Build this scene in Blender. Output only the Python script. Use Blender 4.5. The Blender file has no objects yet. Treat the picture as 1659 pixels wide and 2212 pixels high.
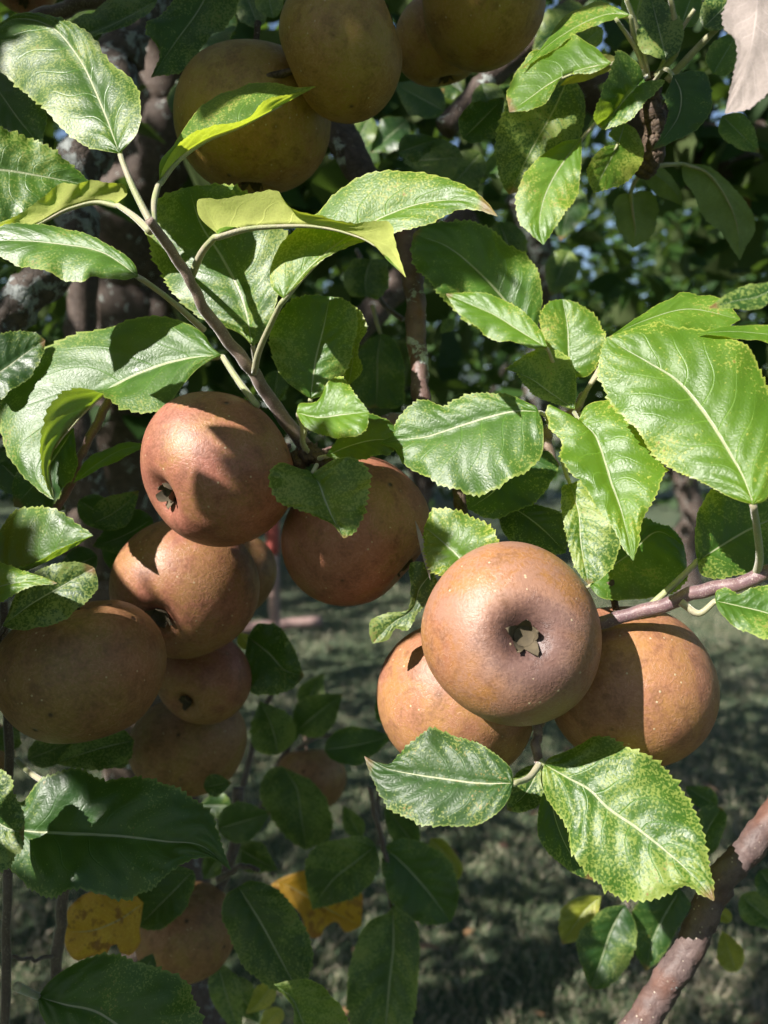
import bpy, bmesh, math, random
import numpy as np
from mathutils import Vector, Matrix, Quaternion

SC = bpy.context.scene
COL = SC.collection
R = math.radians
rng = np.random.default_rng(7)
random.seed(7)

# ------------------------------------------------------------------ camera, sky, sun, exposure
CAM = Vector((0.0, 0.0, 1.45)); PITCH = R(5.0)
FPX = 1753.0; WPX, HPX = 1659.0, 2212.0          # focal length and size of the picture in layout units
cd = bpy.data.cameras.new('camera'); cam = bpy.data.objects.new('camera', cd); COL.objects.link(cam)
cam.location = CAM; cam.rotation_euler = (R(90) - PITCH, 0, 0)
cd.sensor_fit = 'VERTICAL'; cd.sensor_height = 24.0; cd.lens = 24.0 * FPX / HPX
cd.clip_start = 0.02; cd.clip_end = 2000
cd.dof.use_dof = True; cd.dof.focus_distance = 0.345; cd.dof.aperture_fstop = 6.3
SC.camera = cam
SUN = Vector((-0.62, -0.46, 0.63)).normalized()  # towards the sun
w = bpy.data.worlds.new('World'); SC.world = w; w.use_nodes = True
nt = w.node_tree; sky = nt.nodes.new('ShaderNodeTexSky'); sky.sky_type = 'NISHITA'; sky.sun_disc = False
sky.sun_elevation = math.asin(SUN.z); sky.sun_rotation = math.atan2(SUN.x, SUN.y)
bg = nt.nodes['Background']; bg.inputs['Strength'].default_value = 0.064
nt.links.new(sky.outputs[0], bg.inputs[0])
sd = bpy.data.lights.new('sun', 'SUN'); sd.energy = 5.0; sd.angle = R(0.53); sd.color = (1.0, 0.95, 0.88)
so = bpy.data.objects.new('sun', sd); COL.objects.link(so)
so.rotation_euler = SUN.to_track_quat('Z', 'Y').to_euler(); so.location = SUN * 20
SC.view_settings.view_transform = 'Standard'; SC.view_settings.look = 'None'
SC.view_settings.gamma = 1.0; SC.view_settings.exposure = 1.2
SC.render.engine = 'CYCLES'
cy = SC.cycles; cy.use_denoising = True; cy.use_adaptive_sampling = True; cy.adaptive_threshold = 0.05; cy.max_bounces = 4; cy.diffuse_bounces = 3; cy.glossy_bounces = 2
cy.transmission_bounces = 4; cy.sample_clamp_indirect = 6.0; cy.caustics_reflective = False; cy.caustics_refractive = False

# ------------------------------------------------------------------ helpers
FWD = Vector((0, math.cos(PITCH), -math.sin(PITCH))); UP = Vector((0, math.sin(PITCH), math.cos(PITCH))); RT = Vector((1, 0, 0))
FWDn, UPn, RTn, CAMn, SUNn = (np.array(v) for v in (FWD, UP, RT, CAM, SUN))
def P(x, y, d):
    """a point of the place: seen at layout position x, y, at d metres along the view axis"""
    return CAM + RT * ((x - WPX / 2) / FPX * d) + UP * (-(y - HPX / 2) / FPX * d) + FWD * d
def Pn(xy, d):
    xy = np.asarray(xy, float); d = np.asarray(d, float)[..., None]
    return CAMn + RTn * ((xy[..., 0:1] - WPX / 2) / FPX * d) + UPn * (-(xy[..., 1:2] - HPX / 2) / FPX * d) + FWDn * d
def pix(p):
    q = np.asarray(p) - CAMn
    d = q @ FWDn; ds = np.where(np.abs(d) < 1e-6, 1e-6, d)
    return np.stack([WPX / 2 + (q @ RTn) / ds * FPX, HPX / 2 - (q @ UPn) / ds * FPX], -1), d

def pts(s):
    out = []
    for t in s.split():
        v = [float(a) for a in t.split(',')]
        out.append((v[0], v[1], v[2] if len(v) > 2 else 0.0))
    return np.array(out)
def spline(p, n, t=None):
    """Catmull-Rom through p, sampled at n chord-length parameters"""
    p = np.asarray(p, float)
    seg = np.linalg.norm(np.diff(p[:, :2], axis=0), axis=1) + 1e-9
    c = np.concatenate([[0], np.cumsum(seg)]); c /= c[-1]
    if len(p) == 2:
        t = np.linspace(0, 1, n) if t is None else t
        return p[0] + (p[1] - p[0]) * t[:, None]
    m = np.zeros_like(p)
    for i in range(len(p)):
        if i == 0: m[i] = (p[1] - p[0]) / (c[1] - c[0])
        elif i == len(p) - 1: m[i] = (p[-1] - p[-2]) / (c[-1] - c[-2])
        else:
            a = (p[i] - p[i-1]) / (c[i] - c[i-1]); b = (p[i+1] - p[i]) / (c[i+1] - c[i])
            wa = (c[i+1] - c[i]); wb = (c[i] - c[i-1]); m[i] = (a * wa + b * wb) / (wa + wb)
    t = np.linspace(0, 1, n) if t is None else t
    k = np.clip(np.searchsorted(c, t, side='right') - 1, 0, len(p) - 2)
    h = c[k+1] - c[k]; s = ((t - c[k]) / h)[:, None]; h = h[:, None]
    return ((2*s**3 - 3*s**2 + 1) * p[k] + (s**3 - 2*s**2 + s) * h * m[k] + (-2*s**3 + 3*s**2) * p[k+1] + (s**3 - s**2) * h * m[k+1])

def mesh_obj(name, verts, faces, mats, parent=None, origin=None, uv=None, fmat=None, smooth=True):
    verts = np.asarray(verts, float)
    o3 = np.array(origin) if origin is not None else np.zeros(3)
    me = bpy.data.meshes.new(name)
    me.from_pydata((verts - o3).tolist(), [], [list(map(int, f)) for f in faces])
    for m in (mats if isinstance(mats, (list, tuple)) else [mats]): me.materials.append(m)
    if smooth: me.polygons.foreach_set('use_smooth', [True] * len(me.polygons))
    if fmat is not None: me.polygons.foreach_set('material_index', list(map(int, fmat)))
    if uv is not None:
        l = me.uv_layers.new(name='UVMap'); idx = np.zeros(len(me.loops), int); me.loops.foreach_get('vertex_index', idx)
        l.data.foreach_set('uv', np.asarray(uv)[idx].ravel())
    me.update()
    o = bpy.data.objects.new(name, me); COL.objects.link(o)
    if parent is not None:
        o.parent = parent; wp = WLOC[parent.name]
        o.location = Vector(o3) - wp
    else: o.location = Vector(o3)
    WLOC[o.name] = Vector(o3)
    return o
WLOC = {}
def empty(name, loc, label=None, cat=None, group=None):
    o = bpy.data.objects.new(name, None); COL.objects.link(o); o.location = loc; o.empty_display_size = 0.02
    WLOC[o.name] = Vector(loc)
    tag(o, label, cat, group)
    return o
def tag(o, label=None, cat=None, group=None, kind=None):
    if label: o['label'] = label
    if cat: o['category'] = cat
    if group: o['group'] = group
    if kind: o['kind'] = kind
    return o

def tube_geo(path, rad, nseg=12, rough=0.0, seed=0, cap=True, knots=0.0):
    """path (n,3), rad (n,) -> verts, faces"""
    r_ = np.random.default_rng(seed)
    path = np.asarray(path); n = len(path)
    tan = np.gradient(path, axis=0); tan /= np.linalg.norm(tan, axis=1)[:, None] + 1e-12
    ref = np.array([0.3, 0.5, 0.81]); V = []
    a = np.linspace(0, 2*np.pi, nseg, endpoint=False)
    prev = None
    ph = r_.uniform(0, 6.28, 6)
    lobes = r_.normal(0, 1, (n, nseg)) * rough
    for i in range(n):
        if prev is None:
            s = np.cross(tan[i], ref); s /= np.linalg.norm(s)
        else:
            s = prev - tan[i] * (prev @ tan[i]); s /= np.linalg.norm(s)
        prev = s; b = np.cross(tan[i], s)
        rr = rad[i] * (1 + lobes[i] + knots * np.sin(a * 2 + ph[0] + i * .04) * .5 + knots * np.sin(a + ph[1] + i * .03))
        V.append(path[i] + np.outer(np.cos(a) * rr, s) + np.outer(np.sin(a) * rr, b))
    V = np.concatenate(V); F = []
    for i in range(n - 1):
        for j in range(nseg):
            k = (j + 1) % nseg
            F.append((i*nseg + j, i*nseg + k, (i+1)*nseg + k, (i+1)*nseg + j))
    if cap:
        F.append(tuple(range(nseg - 1, -1, -1))); F.append(tuple((n-1)*nseg + j for j in range(nseg)))
    return V, F
def wave(n, f, amp, seed):
    r_ = np.random.default_rng(seed); t = np.linspace(0, 1, n)
    return sum(amp / (k + 1) * np.sin(2*np.pi*(f*(k+1)*t + r_.uniform())) for k in range(4))

# ------------------------------------------------------------------ materials
class NT:
    def __init__(s, name):
        s.m = bpy.data.materials.new(name); s.m.use_nodes = True; s.t = s.m.node_tree
        for n in list(s.t.nodes): s.t.nodes.remove(n)
        s.out = s.n('OutputMaterial')
    def n(s, ty, **kw):
        nd = s.t.nodes.new('ShaderNode' + ty)
        for k, v in kw.items():
            if k.startswith('i_'):
                key = k[2:]
                key = int(key) if key.isdigit() else key.replace('_', ' ')
                s.set(nd.inputs[key], v)
            else: setattr(nd, k, v)
        return nd
    def set(s, inp, v):
        if isinstance(v, bpy.types.NodeSocket): s.t.links.new(v, inp)
        else: inp.default_value = v
    def math(s, op, a, b=None, c=None, clamp=False):
        nd = s.n('Math', operation=op, use_clamp=clamp); s.set(nd.inputs[0], a)
        if b is not None: s.set(nd.inputs[1], b)
        if c is not None: s.set(nd.inputs[2], c)
        return nd.outputs[0]
    def mix(s, f, a, b, mode='MIX'):
        nd = s.n('MixRGB', blend_type=mode); s.set(nd.inputs[0], f)
        s.set(nd.inputs[1], a if isinstance(a, bpy.types.NodeSocket) else (*a, 1)); s.set(nd.inputs[2], b if isinstance(b, bpy.types.NodeSocket) else (*b, 1))
        return nd.outputs[0]
    def step(s, x, lo, hi, a=0.0, b=1.0):
        nd = s.n('MapRange', interpolation_type='SMOOTHSTEP'); s.set(nd.inputs[0], x)
        for i, v in zip((1, 2, 3, 4), (lo, hi, a, b)): s.set(nd.inputs[i], v)
        return nd.outputs[0]
    def noise(s, vec, scale, detail=2.0, rough=0.5, dist=0.0):
        nd = s.n('TexNoise'); s.set(nd.inputs['Vector'], vec); s.set(nd.inputs['Scale'], scale)
        nd.inputs['Detail'].default_value = detail; nd.inputs['Roughness'].default_value = rough; nd.inputs['Distortion'].default_value = dist
        return nd.outputs['Fac']
    def vor(s, vec, scale, feature='F1', out='Distance', rand=1.0):
        nd = s.n('TexVoronoi', feature=feature); s.set(nd.inputs['Vector'], vec); s.set(nd.inputs['Scale'], scale)
        nd.inputs['Randomness'].default_value = rand
        return nd.outputs[out]
    def bump(s, h, strength, dist, normal=None):
        nd = s.n('Bump'); s.set(nd.inputs['Strength'], strength); s.set(nd.inputs['Distance'], dist); s.set(nd.inputs['Height'], h)
        if normal is not None: s.set(nd.inputs['Normal'], normal)
        return nd.outputs[0]
    def objvec(s, jitter=True):
        tc = s.n('TexCoord').outputs['Object']
        if not jitter: return tc
        oi = s.n('ObjectInfo').outputs['Random']
        cmb = s.n('CombineXYZ'); s.set(cmb.inputs[0], s.math('MULTIPLY', oi, 3.7)); s.set(cmb.inputs[1], s.math('MULTIPLY', oi, 7.3)); s.set(cmb.inputs[2], s.math('MULTIPLY', oi, 1.9))
        nd = s.n('VectorMath', operation='ADD'); s.set(nd.inputs[0], tc); s.set(nd.inputs[1], cmb.outputs[0])
        return nd.outputs[0]

def leaf_material(name, dark, light, fleck, trans, fleck_amt=0.5, under=(0.24, 0.30, 0.13), rough=0.41, tfac=0.34, spots=None, margin=None):
    s = NT(name)
    uvn = s.n('UVMap').outputs[0]; sep = s.n('SeparateXYZ'); s.set(sep.inputs[0], uvn)
    u = sep.outputs[0]; vs = s.math('MULTIPLY_ADD', sep.outputs[1], 2.0, -1.0); av = s.math('ABSOLUTE', vs)
    vec = s.objvec(); rnd = s.n('ObjectInfo').outputs['Random']
    side = s.math('MULTIPLY', s.math('GREATER_THAN', vs, 0.0), 0.45)
    wob = s.math('MULTIPLY', s.math('SINE', s.math('ADD', s.math('MULTIPLY', av, 7.0), s.math('MULTIPLY', u, 11.0))), 0.10)
    # lateral veins leave the midrib and sweep towards the tip
    ph = s.math('ADD', s.math('MULTIPLY', s.math('SUBTRACT', u, s.math('MULTIPLY', s.math('POWER', av, 1.25), 0.26)), 7.5), s.math('ADD', side, wob))
    d = s.math('ABSOLUTE', s.math('SUBTRACT', s.math('FRACT', ph), 0.5))      # 0.5 on a vein
    lat = s.math('MULTIPLY', s.step(d, 0.455, 0.497), s.step(av, 1.0, 0.25, 0.0, 1.0))
    mid = s.math('SUBTRACT', 1.0, s.step(av, s.math('MULTIPLY_ADD', u, -0.018, 0.022), s.math('MULTIPLY_ADD', u, -0.03, 0.045)))
    vein = s.math('ADD', lat, mid, clamp=True)
    net = s.vor(vec, 560, 'DISTANCE_TO_EDGE')                                 # fine net of veins
    tone = s.noise(vec, 42, 3, 0.6)
    col = s.mix(s.step(tone, 0.3, 0.7), dark, light)
    col = s.mix(s.math('MULTIPLY', rnd, 0.40), col, tuple(c * 0.6 for c in dark))
    # pale flecks in drifts
    drift = s.math('ADD', tone, s.math('MULTIPLY_ADD', av, 0.16, -0.06))
    drift = s.math('ADD', drift, s.math('MULTIPLY_ADD', s.math('FRACT', s.math('MULTIPLY', rnd, 7.13)), 0.24, -0.15))
    fl = s.noise(vec, 950, 2.0, 0.55, 0.4)
    flm = s.math('MULTIPLY', s.step(s.math('ADD', fl, s.math('MULTIPLY_ADD', drift, 0.75, -0.42)), 0.505, 0.60), fleck_amt)
    flm = s.math('MULTIPLY', flm, s.math('SUBTRACT', 1.0, vein))
    col = s.mix(flm, col, fleck)
    col = s.mix(s.math('MULTIPLY', lat, 0.35), col, tuple(min(1, c * 1.7 + 0.02) for c in light))
    col = s.mix(s.math('MULTIPLY', mid, 0.85), col, (0.42, 0.46, 0.27))
    if spots:
        sp = s.step(s.math('ADD', s.noise(vec, 180, 4, 0.65), s.math('MULTIPLY', tone, 0.6)), 0.83, 0.93)
        col = s.mix(s.math('MULTIPLY', sp, 0.9), col, spots)
    if margin:
        col = s.mix(s.math('MULTIPLY', s.step(s.math('ADD', av, s.math('MULTIPLY', tone, 0.3)), 1.0, 1.2), 0.8), col, margin)
    else:
        rs = s.math('MULTIPLY', s.step(fl, 0.60, 0.68), s.step(tone, 0.60, 0.64)); col = s.mix(s.math('MULTIPLY', rs, 0.7), col, (0.24, 0.08, 0.04))
        tipm = s.math('MULTIPLY', s.step(s.math('ADD', u, s.math('MULTIPLY', tone, 0.35)), 1.09, 1.16), s.math('GREATER_THAN', s.math('FRACT', s.math('MULTIPLY', rnd, 13.7)), 0.45))
        col = s.mix(s.math('MULTIPLY', tipm, 0.8), col, (0.20, 0.09, 0.04))
        col = s.mix(s.step(av, 0.955, 0.99, 0, 0.45), col, tuple(min(1, c * 1.2) for c in fleck))
    back = s.n('NewGeometry').outputs['Backfacing']
    ucol = s.mix(s.math('MULTIPLY', vein, 0.8), under, tuple(min(1, c * 1.5 + 0.03) for c in under))
    ucol = s.mix(s.math('MULTIPLY', s.step(net, 0.16, 0.0), 0.35), ucol, tuple(min(1, c * 1.35) for c in under))
    ucol = s.mix(s.step(tone, 0.35, 0.65, 0.0, 0.75), ucol, tuple(c * 0.62 for c in under))
    col2 = s.mix(back, col, ucol)
    h = s.math('SUBTRACT', s.math('MULTIPLY', s.step(net, 0.0, 0.3), 0.36), s.math('MULTIPLY', vein, 1.8))
    nrm = s.bump(h, 0.26, 0.0005)
    pb = s.n('BsdfPrincipled'); s.set(pb.inputs['Base Color'], col2); s.set(pb.inputs['Normal'], nrm)
    s.set(pb.inputs['Roughness'], s.math('ADD', s.math('ADD', s.math('MULTIPLY_ADD', tone, 0.30, rough - 0.19), s.math('MULTIPLY', fl, 0.16)), s.math('MULTIPLY', back, 0.4)))
    s.set(pb.inputs['Specular IOR Level'], s.math('MULTIPLY_ADD', back, -0.36, 0.52))
    tr = s.n('BsdfTranslucent'); tc = s.mix(s.math('MULTIPLY', flm, 0.6), trans, tuple(min(1, c * 1.4 + 0.05) for c in trans))
    tc = s.mix(s.math('MULTIPLY', vein, 0.5), tc, tuple(c * 0.55 for c in trans))
    s.set(tr.inputs[0], tc)
    mx = s.n('MixShader'); mx.inputs[0].default_value = tfac
    s.t.links.new(pb.outputs[0], mx.inputs[1]); s.t.links.new(tr.outputs[0], mx.inputs[2]); s.t.links.new(mx.outputs[0], s.out.inputs[0])
    return s.m

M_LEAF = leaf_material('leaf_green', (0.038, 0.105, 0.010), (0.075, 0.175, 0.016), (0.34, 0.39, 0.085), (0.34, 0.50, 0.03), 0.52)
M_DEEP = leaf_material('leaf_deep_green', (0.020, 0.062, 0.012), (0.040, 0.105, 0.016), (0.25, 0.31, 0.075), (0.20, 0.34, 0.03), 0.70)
M_FRESH = leaf_material('leaf_fresh_green', (0.075, 0.175, 0.012), (0.130, 0.255, 0.020), (0.44, 0.46, 0.085), (0.52, 0.62, 0.04), 0.65, under=(0.46, 0.50, 0.14), tfac=0.42)
M_YEL = leaf_material('leaf_autumn_yellow', (0.55, 0.30, 0.022), (0.66, 0.40, 0.03), (0.70, 0.50, 0.06), (0.75, 0.45, 0.03), 0.4, under=(0.55, 0.36, 0.06), spots=(0.16, 0.045, 0.015), margin=(0.36, 0.10, 0.03), rough=0.5)
M_LIME = leaf_material('leaf_yellowing', (0.20, 0.24, 0.025), (0.30, 0.32, 0.04), (0.50, 0.46, 0.10), (0.55, 0.52, 0.05), 0.6, under=(0.34, 0.34, 0.12))
M_PALE = leaf_material('leaf_pale_backed', (0.05, 0.12, 0.02), (0.09, 0.18, 0.03), (0.4, 0.42, 0.15), (0.40, 0.42, 0.20), 0.5, under=(0.33, 0.28, 0.26), tfac=0.22)
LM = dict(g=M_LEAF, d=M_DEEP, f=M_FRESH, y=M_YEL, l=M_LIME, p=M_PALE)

def stalk_material(name, a, b, rough=0.6):
    s = NT(name); vec = s.objvec()
    col = s.mix(s.step(s.noise(vec, 90, 3), 0.35, 0.68), a, b)
    fz = s.noise(vec, 1800, 2)
    col = s.mix(s.step(fz, 0.55, 0.75, 0, 0.5), col, (0.55, 0.5, 0.42))
    pb = s.n('BsdfPrincipled'); s.set(pb.inputs['Base Color'], col); pb.inputs['Roughness'].default_value = rough
    pb.inputs['Sheen Weight'].default_value = 0.5; pb.inputs['Sheen Roughness'].default_value = 0.4
    s.set(pb.inputs['Normal'], s.bump(fz, 0.5, 0.0004)); s.t.links.new(pb.outputs[0], s.out.inputs[0])
    return s.m
M_STALK = stalk_material('downy_stalk', (0.26, 0.29, 0.12), (0.34, 0.30, 0.20))
M_SHOOT = stalk_material('downy_shoot', (0.16, 0.105, 0.085), (0.24, 0.17, 0.13))
M_PURPLE = stalk_material('purple_twig', (0.13, 0.07, 0.08), (0.19, 0.11, 0.11), 0.45)
M_TWIG = stalk_material('dark_twig', (0.055, 0.032, 0.03), (0.09, 0.06, 0.05), 0.5)

def bark_material(name, base, base2, lichen=(0.42, 0.45, 0.42), lichen_amt=0.5, scale=1.0, rough=0.75, gloss=0.3, red=None, crack=1.0):
    s = NT(name); vec = s.objvec()
    n1 = s.noise(vec, 120*scale, 5, 0.65); n2 = s.noise(vec, 35*scale, 3, 0.6)
    col = s.mix(s.step(n1, 0.3, 0.7), base, base2)
    if red: col = s.mix(s.step(n2, 0.48, 0.70, 0, 0.8), col, red)
    cr = s.vor(vec, 160*scale, 'DISTANCE_TO_EDGE')
    col = s.mix(s.step(cr, 0.07, 0.0, 0, 0.55*crack), col, tuple(c*0.3 for c in base))
    lt = s.step(s.vor(vec, 330), 0.17, 0.10)        # lenticels
    lt = s.math('MULTIPLY', lt, s.step(s.noise(vec, 150, 1), 0.45, 0.6))
    col = s.mix(s.math('MULTIPLY', lt, 0.7), col, (0.38, 0.32, 0.25))
    lm = s.step(s.math('ADD', s.noise(vec, 75*scale, 6, 0.7, 0.4), s.math('MULTIPLY', n2, 0.35)), 0.86 - 0.3*lichen_amt, 0.90 - 0.3*lichen_amt)
    lc = s.mix(s.step(s.noise(vec, 500, 2), 0.4, 0.6), lichen, tuple(c*0.72 for c in lichen))
    col = s.mix(lm, col, lc)
    h = s.math('ADD', s.math('ADD', s.math('MULTIPLY', n1, 0.6), s.math('MULTIPLY', s.step(cr, 0.0, 0.12), 0.25*crack)), s.math('MULTIPLY', lm, 0.5))
    h = s.math('ADD', h, s.math('MULTIPLY', s.noise(vec, 900, 2), 0.15))
    pb = s.n('BsdfPrincipled'); s.set(pb.inputs['Base Color'], col); s.set(pb.inputs['Roughness'], s.math('MULTIPLY_ADD', lm, 0.2, rough-0.1))
    pb.inputs['Specular IOR Level'].default_value = gloss
    s.set(pb.inputs['Normal'], s.bump(h, 0.7, 0.0016)); s.t.links.new(pb.outputs[0], s.out.inputs[0])
    return s.m
M_BARK = bark_material('old_bark', (0.060, 0.042, 0.034), (0.11, 0.080, 0.064), lichen_amt=0.30)
M_LICHEN = bark_material('lichen_bark', (0.05, 0.038, 0.03), (0.11, 0.085, 0.07), lichen=(0.27, 0.29, 0.28), lichen_amt=0.62)
M_BRANCH = bark_material('smooth_branch_bark', (0.095, 0.056, 0.052), (0.17, 0.11, 0.098), lichen_amt=0.38, rough=0.60, gloss=0.35, red=(0.18, 0.075, 0.042), crack=0.12)
M_BIG = bark_material('smooth_purple_bark', (0.070, 0.046, 0.044), (0.135, 0.095, 0.088), lichen_amt=0.06, rough=0.66, gloss=0.3, red=(0.135, 0.062, 0.042), crack=0.2)
M_SPUR = bark_material('spur_bark', (0.06, 0.04, 0.03), (0.13, 0.09, 0.06), lichen_amt=0.1, scale=2.0)

def apple_material(name, olive, rust, red, bloom=0.0, blush=0.5, rough=0.45):
    s = NT(name); vec = s.objvec(); raw = s.n('TexCoord').outputs['Object']
    big = s.noise(vec, 24, 3, 0.6, 0.5); mid = s.noise(vec, 110, 4, 0.65, 0.3); fine = s.noise(vec, 750, 3, 0.65)
    bl = s.noise(s.n('VectorMath', operation='ADD', i_0=vec, i_1=(3.1, 1.7, 5.2)).outputs[0], 17, 3, 0.6, 0.4)
    col = s.mix(s.step(s.math('ADD', big, s.math('MULTIPLY_ADD', fine, 0.3, -0.15)), 0.44, 0.57), olive, rust)
    col = s.mix(s.math('MULTIPLY', s.step(s.math('ADD', bl, s.math('MULTIPLY_ADD', mid, 0.25, -0.125)), 0.44, 0.64), blush), col, red)
    col = s.mix(s.step(mid, 0.46, 0.66, 0, 0.68), col, tuple(c*0.55 for c in rust))
    # net of corky russet
    net = s.math('ABSOLUTE', s.math('SUBTRACT', s.noise(vec, 210, 3, 0.6, 0.8), 0.5))
    cork = s.math('MULTIPLY', s.step(net, 0.035, 0.0), s.step(mid, 0.6, 0.4))
    col = s.mix(s.math('MULTIPLY', cork, 0.55), col, tuple(min(1, c*1.25 + 0.07) for c in rust))
    col = s.mix(s.step(fine, 0.35, 0.70, 0.0, 0.42), col, tuple(min(1, c*1.4 + 0.03) for c in rust))
    if bloom:
        sx = s.n('SeparateXYZ', i_Vector=raw)
        rr = s.math('DIVIDE', s.math('SQRT', s.math('ADD', s.math('MULTIPLY', sx.outputs[0], sx.outputs[0]), s.math('MULTIPLY', sx.outputs[1], sx.outputs[1]))), 0.038)
        eye = s.math('MULTIPLY', s.math('LESS_THAN', sx.outputs[2], 0.0), bloom)
        wob = s.math('MULTIPLY_ADD', s.math('ADD', mid, fine), 0.35, -0.35)
        dust = s.step(s.math('ADD', s.math('ADD', big, wob), 0.0), 0.42, 0.62)
        col = s.mix(s.math('MULTIPLY', dust, bloom*0.75), col, (0.30, 0.165, 0.115))
        ring = s.math('MULTIPLY', s.step(s.math('ADD', rr, wob), 0.70, 0.34), eye)
        col = s.mix(s.math('MULTIPLY', s.math('MULTIPLY', ring, s.step(bl, 0.40, 0.60)), 0.6), col, (0.33, 0.245, 0.225))
        stain = s.math('MULTIPLY', s.step(s.math('ADD', rr, s.math('MULTIPLY_ADD', bl, -0.9, s.math('ADD', wob, 0.42))), 0.56, 0.30), eye)
        col = s.mix(s.math('MULTIPLY', stain, 0.72), col, (0.115, 0.055, 0.045))
        core = s.math('MULTIPLY', s.step(s.math('ADD', rr, wob), 0.36, 0.16), eye)
        col = s.mix(s.math('MULTIPLY', core, 0.85), col, (0.085, 0.045, 0.038))
    v = s.n('TexVoronoi'); s.set(v.inputs['Vector'], vec); v.inputs['Scale'].default_value = 185
    sc = s.n('SeparateColor', i_Color=v.outputs['Color'])
    lent = s.math('MULTIPLY', s.step(v.outputs['Distance'], 0.115, 0.06), s.math('GREATER_THAN', sc.outputs[0], 0.42))
    pit = s.math('MULTIPLY', s.step(v.outputs['Distance'], 0.30, 0.12), s.math('GREATER_THAN', sc.outputs[1], 0.972 if not bloom else 0.999))
    halo = s.math('MULTIPLY', s.step(s.math('ADD', v.outputs['Distance'], s.math('MULTIPLY', mid, 0.3)), 0.70, 0.25), s.math('GREATER_THAN', sc.outputs[1], 0.94 if not bloom else 0.985))
    col = s.mix(s.math('MULTIPLY', lent, 0.85), col, (0.50, 0.40, 0.26))
    col = s.mix(s.math('MULTIPLY', halo, 0.5), col, tuple(c*0.42 for c in rust))
    col = s.mix(s.math('MULTIPLY', pit, 0.9), col, (0.03, 0.018, 0.012))
    h = s.math('ADD', s.math('ADD', s.math('MULTIPLY', fine, 1.1), s.math('MULTIPLY', mid, 1.1)), s.math('MULTIPLY', s.math('ADD', lent, cork), 0.35)); h = s.math('SUBTRACT', h, s.math('MULTIPLY', pit, 2.0))
    n2 = s.bump(h, 0.45, 0.0005)
    pb = s.n('BsdfPrincipled'); s.set(pb.inputs['Base Color'], col); s.set(pb.inputs['Normal'], n2)
    s.set(pb.inputs['Roughness'], s.math('MULTIPLY_ADD', mid, 0.25, rough-.12)); pb.inputs['Specular IOR Level'].default_value = 0.42
    s.t.links.new(pb.outputs[0], s.out.inputs[0])
    return s.m
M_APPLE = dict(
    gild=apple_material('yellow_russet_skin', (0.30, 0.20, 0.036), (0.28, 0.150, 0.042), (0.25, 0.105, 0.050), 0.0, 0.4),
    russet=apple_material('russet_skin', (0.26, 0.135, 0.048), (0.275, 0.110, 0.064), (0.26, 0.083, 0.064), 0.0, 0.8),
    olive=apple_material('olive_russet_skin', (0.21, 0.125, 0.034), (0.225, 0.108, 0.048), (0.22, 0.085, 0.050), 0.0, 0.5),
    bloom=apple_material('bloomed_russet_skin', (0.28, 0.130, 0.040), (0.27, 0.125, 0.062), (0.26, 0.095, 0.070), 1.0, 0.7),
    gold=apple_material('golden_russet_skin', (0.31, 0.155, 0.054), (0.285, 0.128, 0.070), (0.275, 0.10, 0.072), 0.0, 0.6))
s_ = NT('dry_calyx'); pb_ = s_.n('BsdfPrincipled'); s_.set(pb_.inputs['Base Color'], s_.mix(s_.noise(s_.objvec(), 400, 3), (0.035, 0.026, 0.016), (0.13, 0.10, 0.055))); pb_.inputs['Roughness'].default_value = 0.85
s_.t.links.new(pb_.outputs[0], s_.out.inputs[0]); M_CALYX = s_.m

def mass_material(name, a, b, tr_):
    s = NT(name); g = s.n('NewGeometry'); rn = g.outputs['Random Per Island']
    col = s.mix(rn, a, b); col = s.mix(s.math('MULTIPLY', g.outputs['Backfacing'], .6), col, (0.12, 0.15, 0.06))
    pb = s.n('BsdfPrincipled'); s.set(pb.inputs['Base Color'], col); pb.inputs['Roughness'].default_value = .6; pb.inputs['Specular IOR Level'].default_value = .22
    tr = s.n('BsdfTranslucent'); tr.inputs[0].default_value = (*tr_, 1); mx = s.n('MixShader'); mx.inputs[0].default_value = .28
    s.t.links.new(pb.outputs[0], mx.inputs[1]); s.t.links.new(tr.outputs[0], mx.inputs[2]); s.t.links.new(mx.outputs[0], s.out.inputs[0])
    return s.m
M_MASS = mass_material('crown_leaf', (0.012, 0.034, 0.007), (0.034, 0.078, 0.013), (0.12, 0.21, 0.025))

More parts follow.
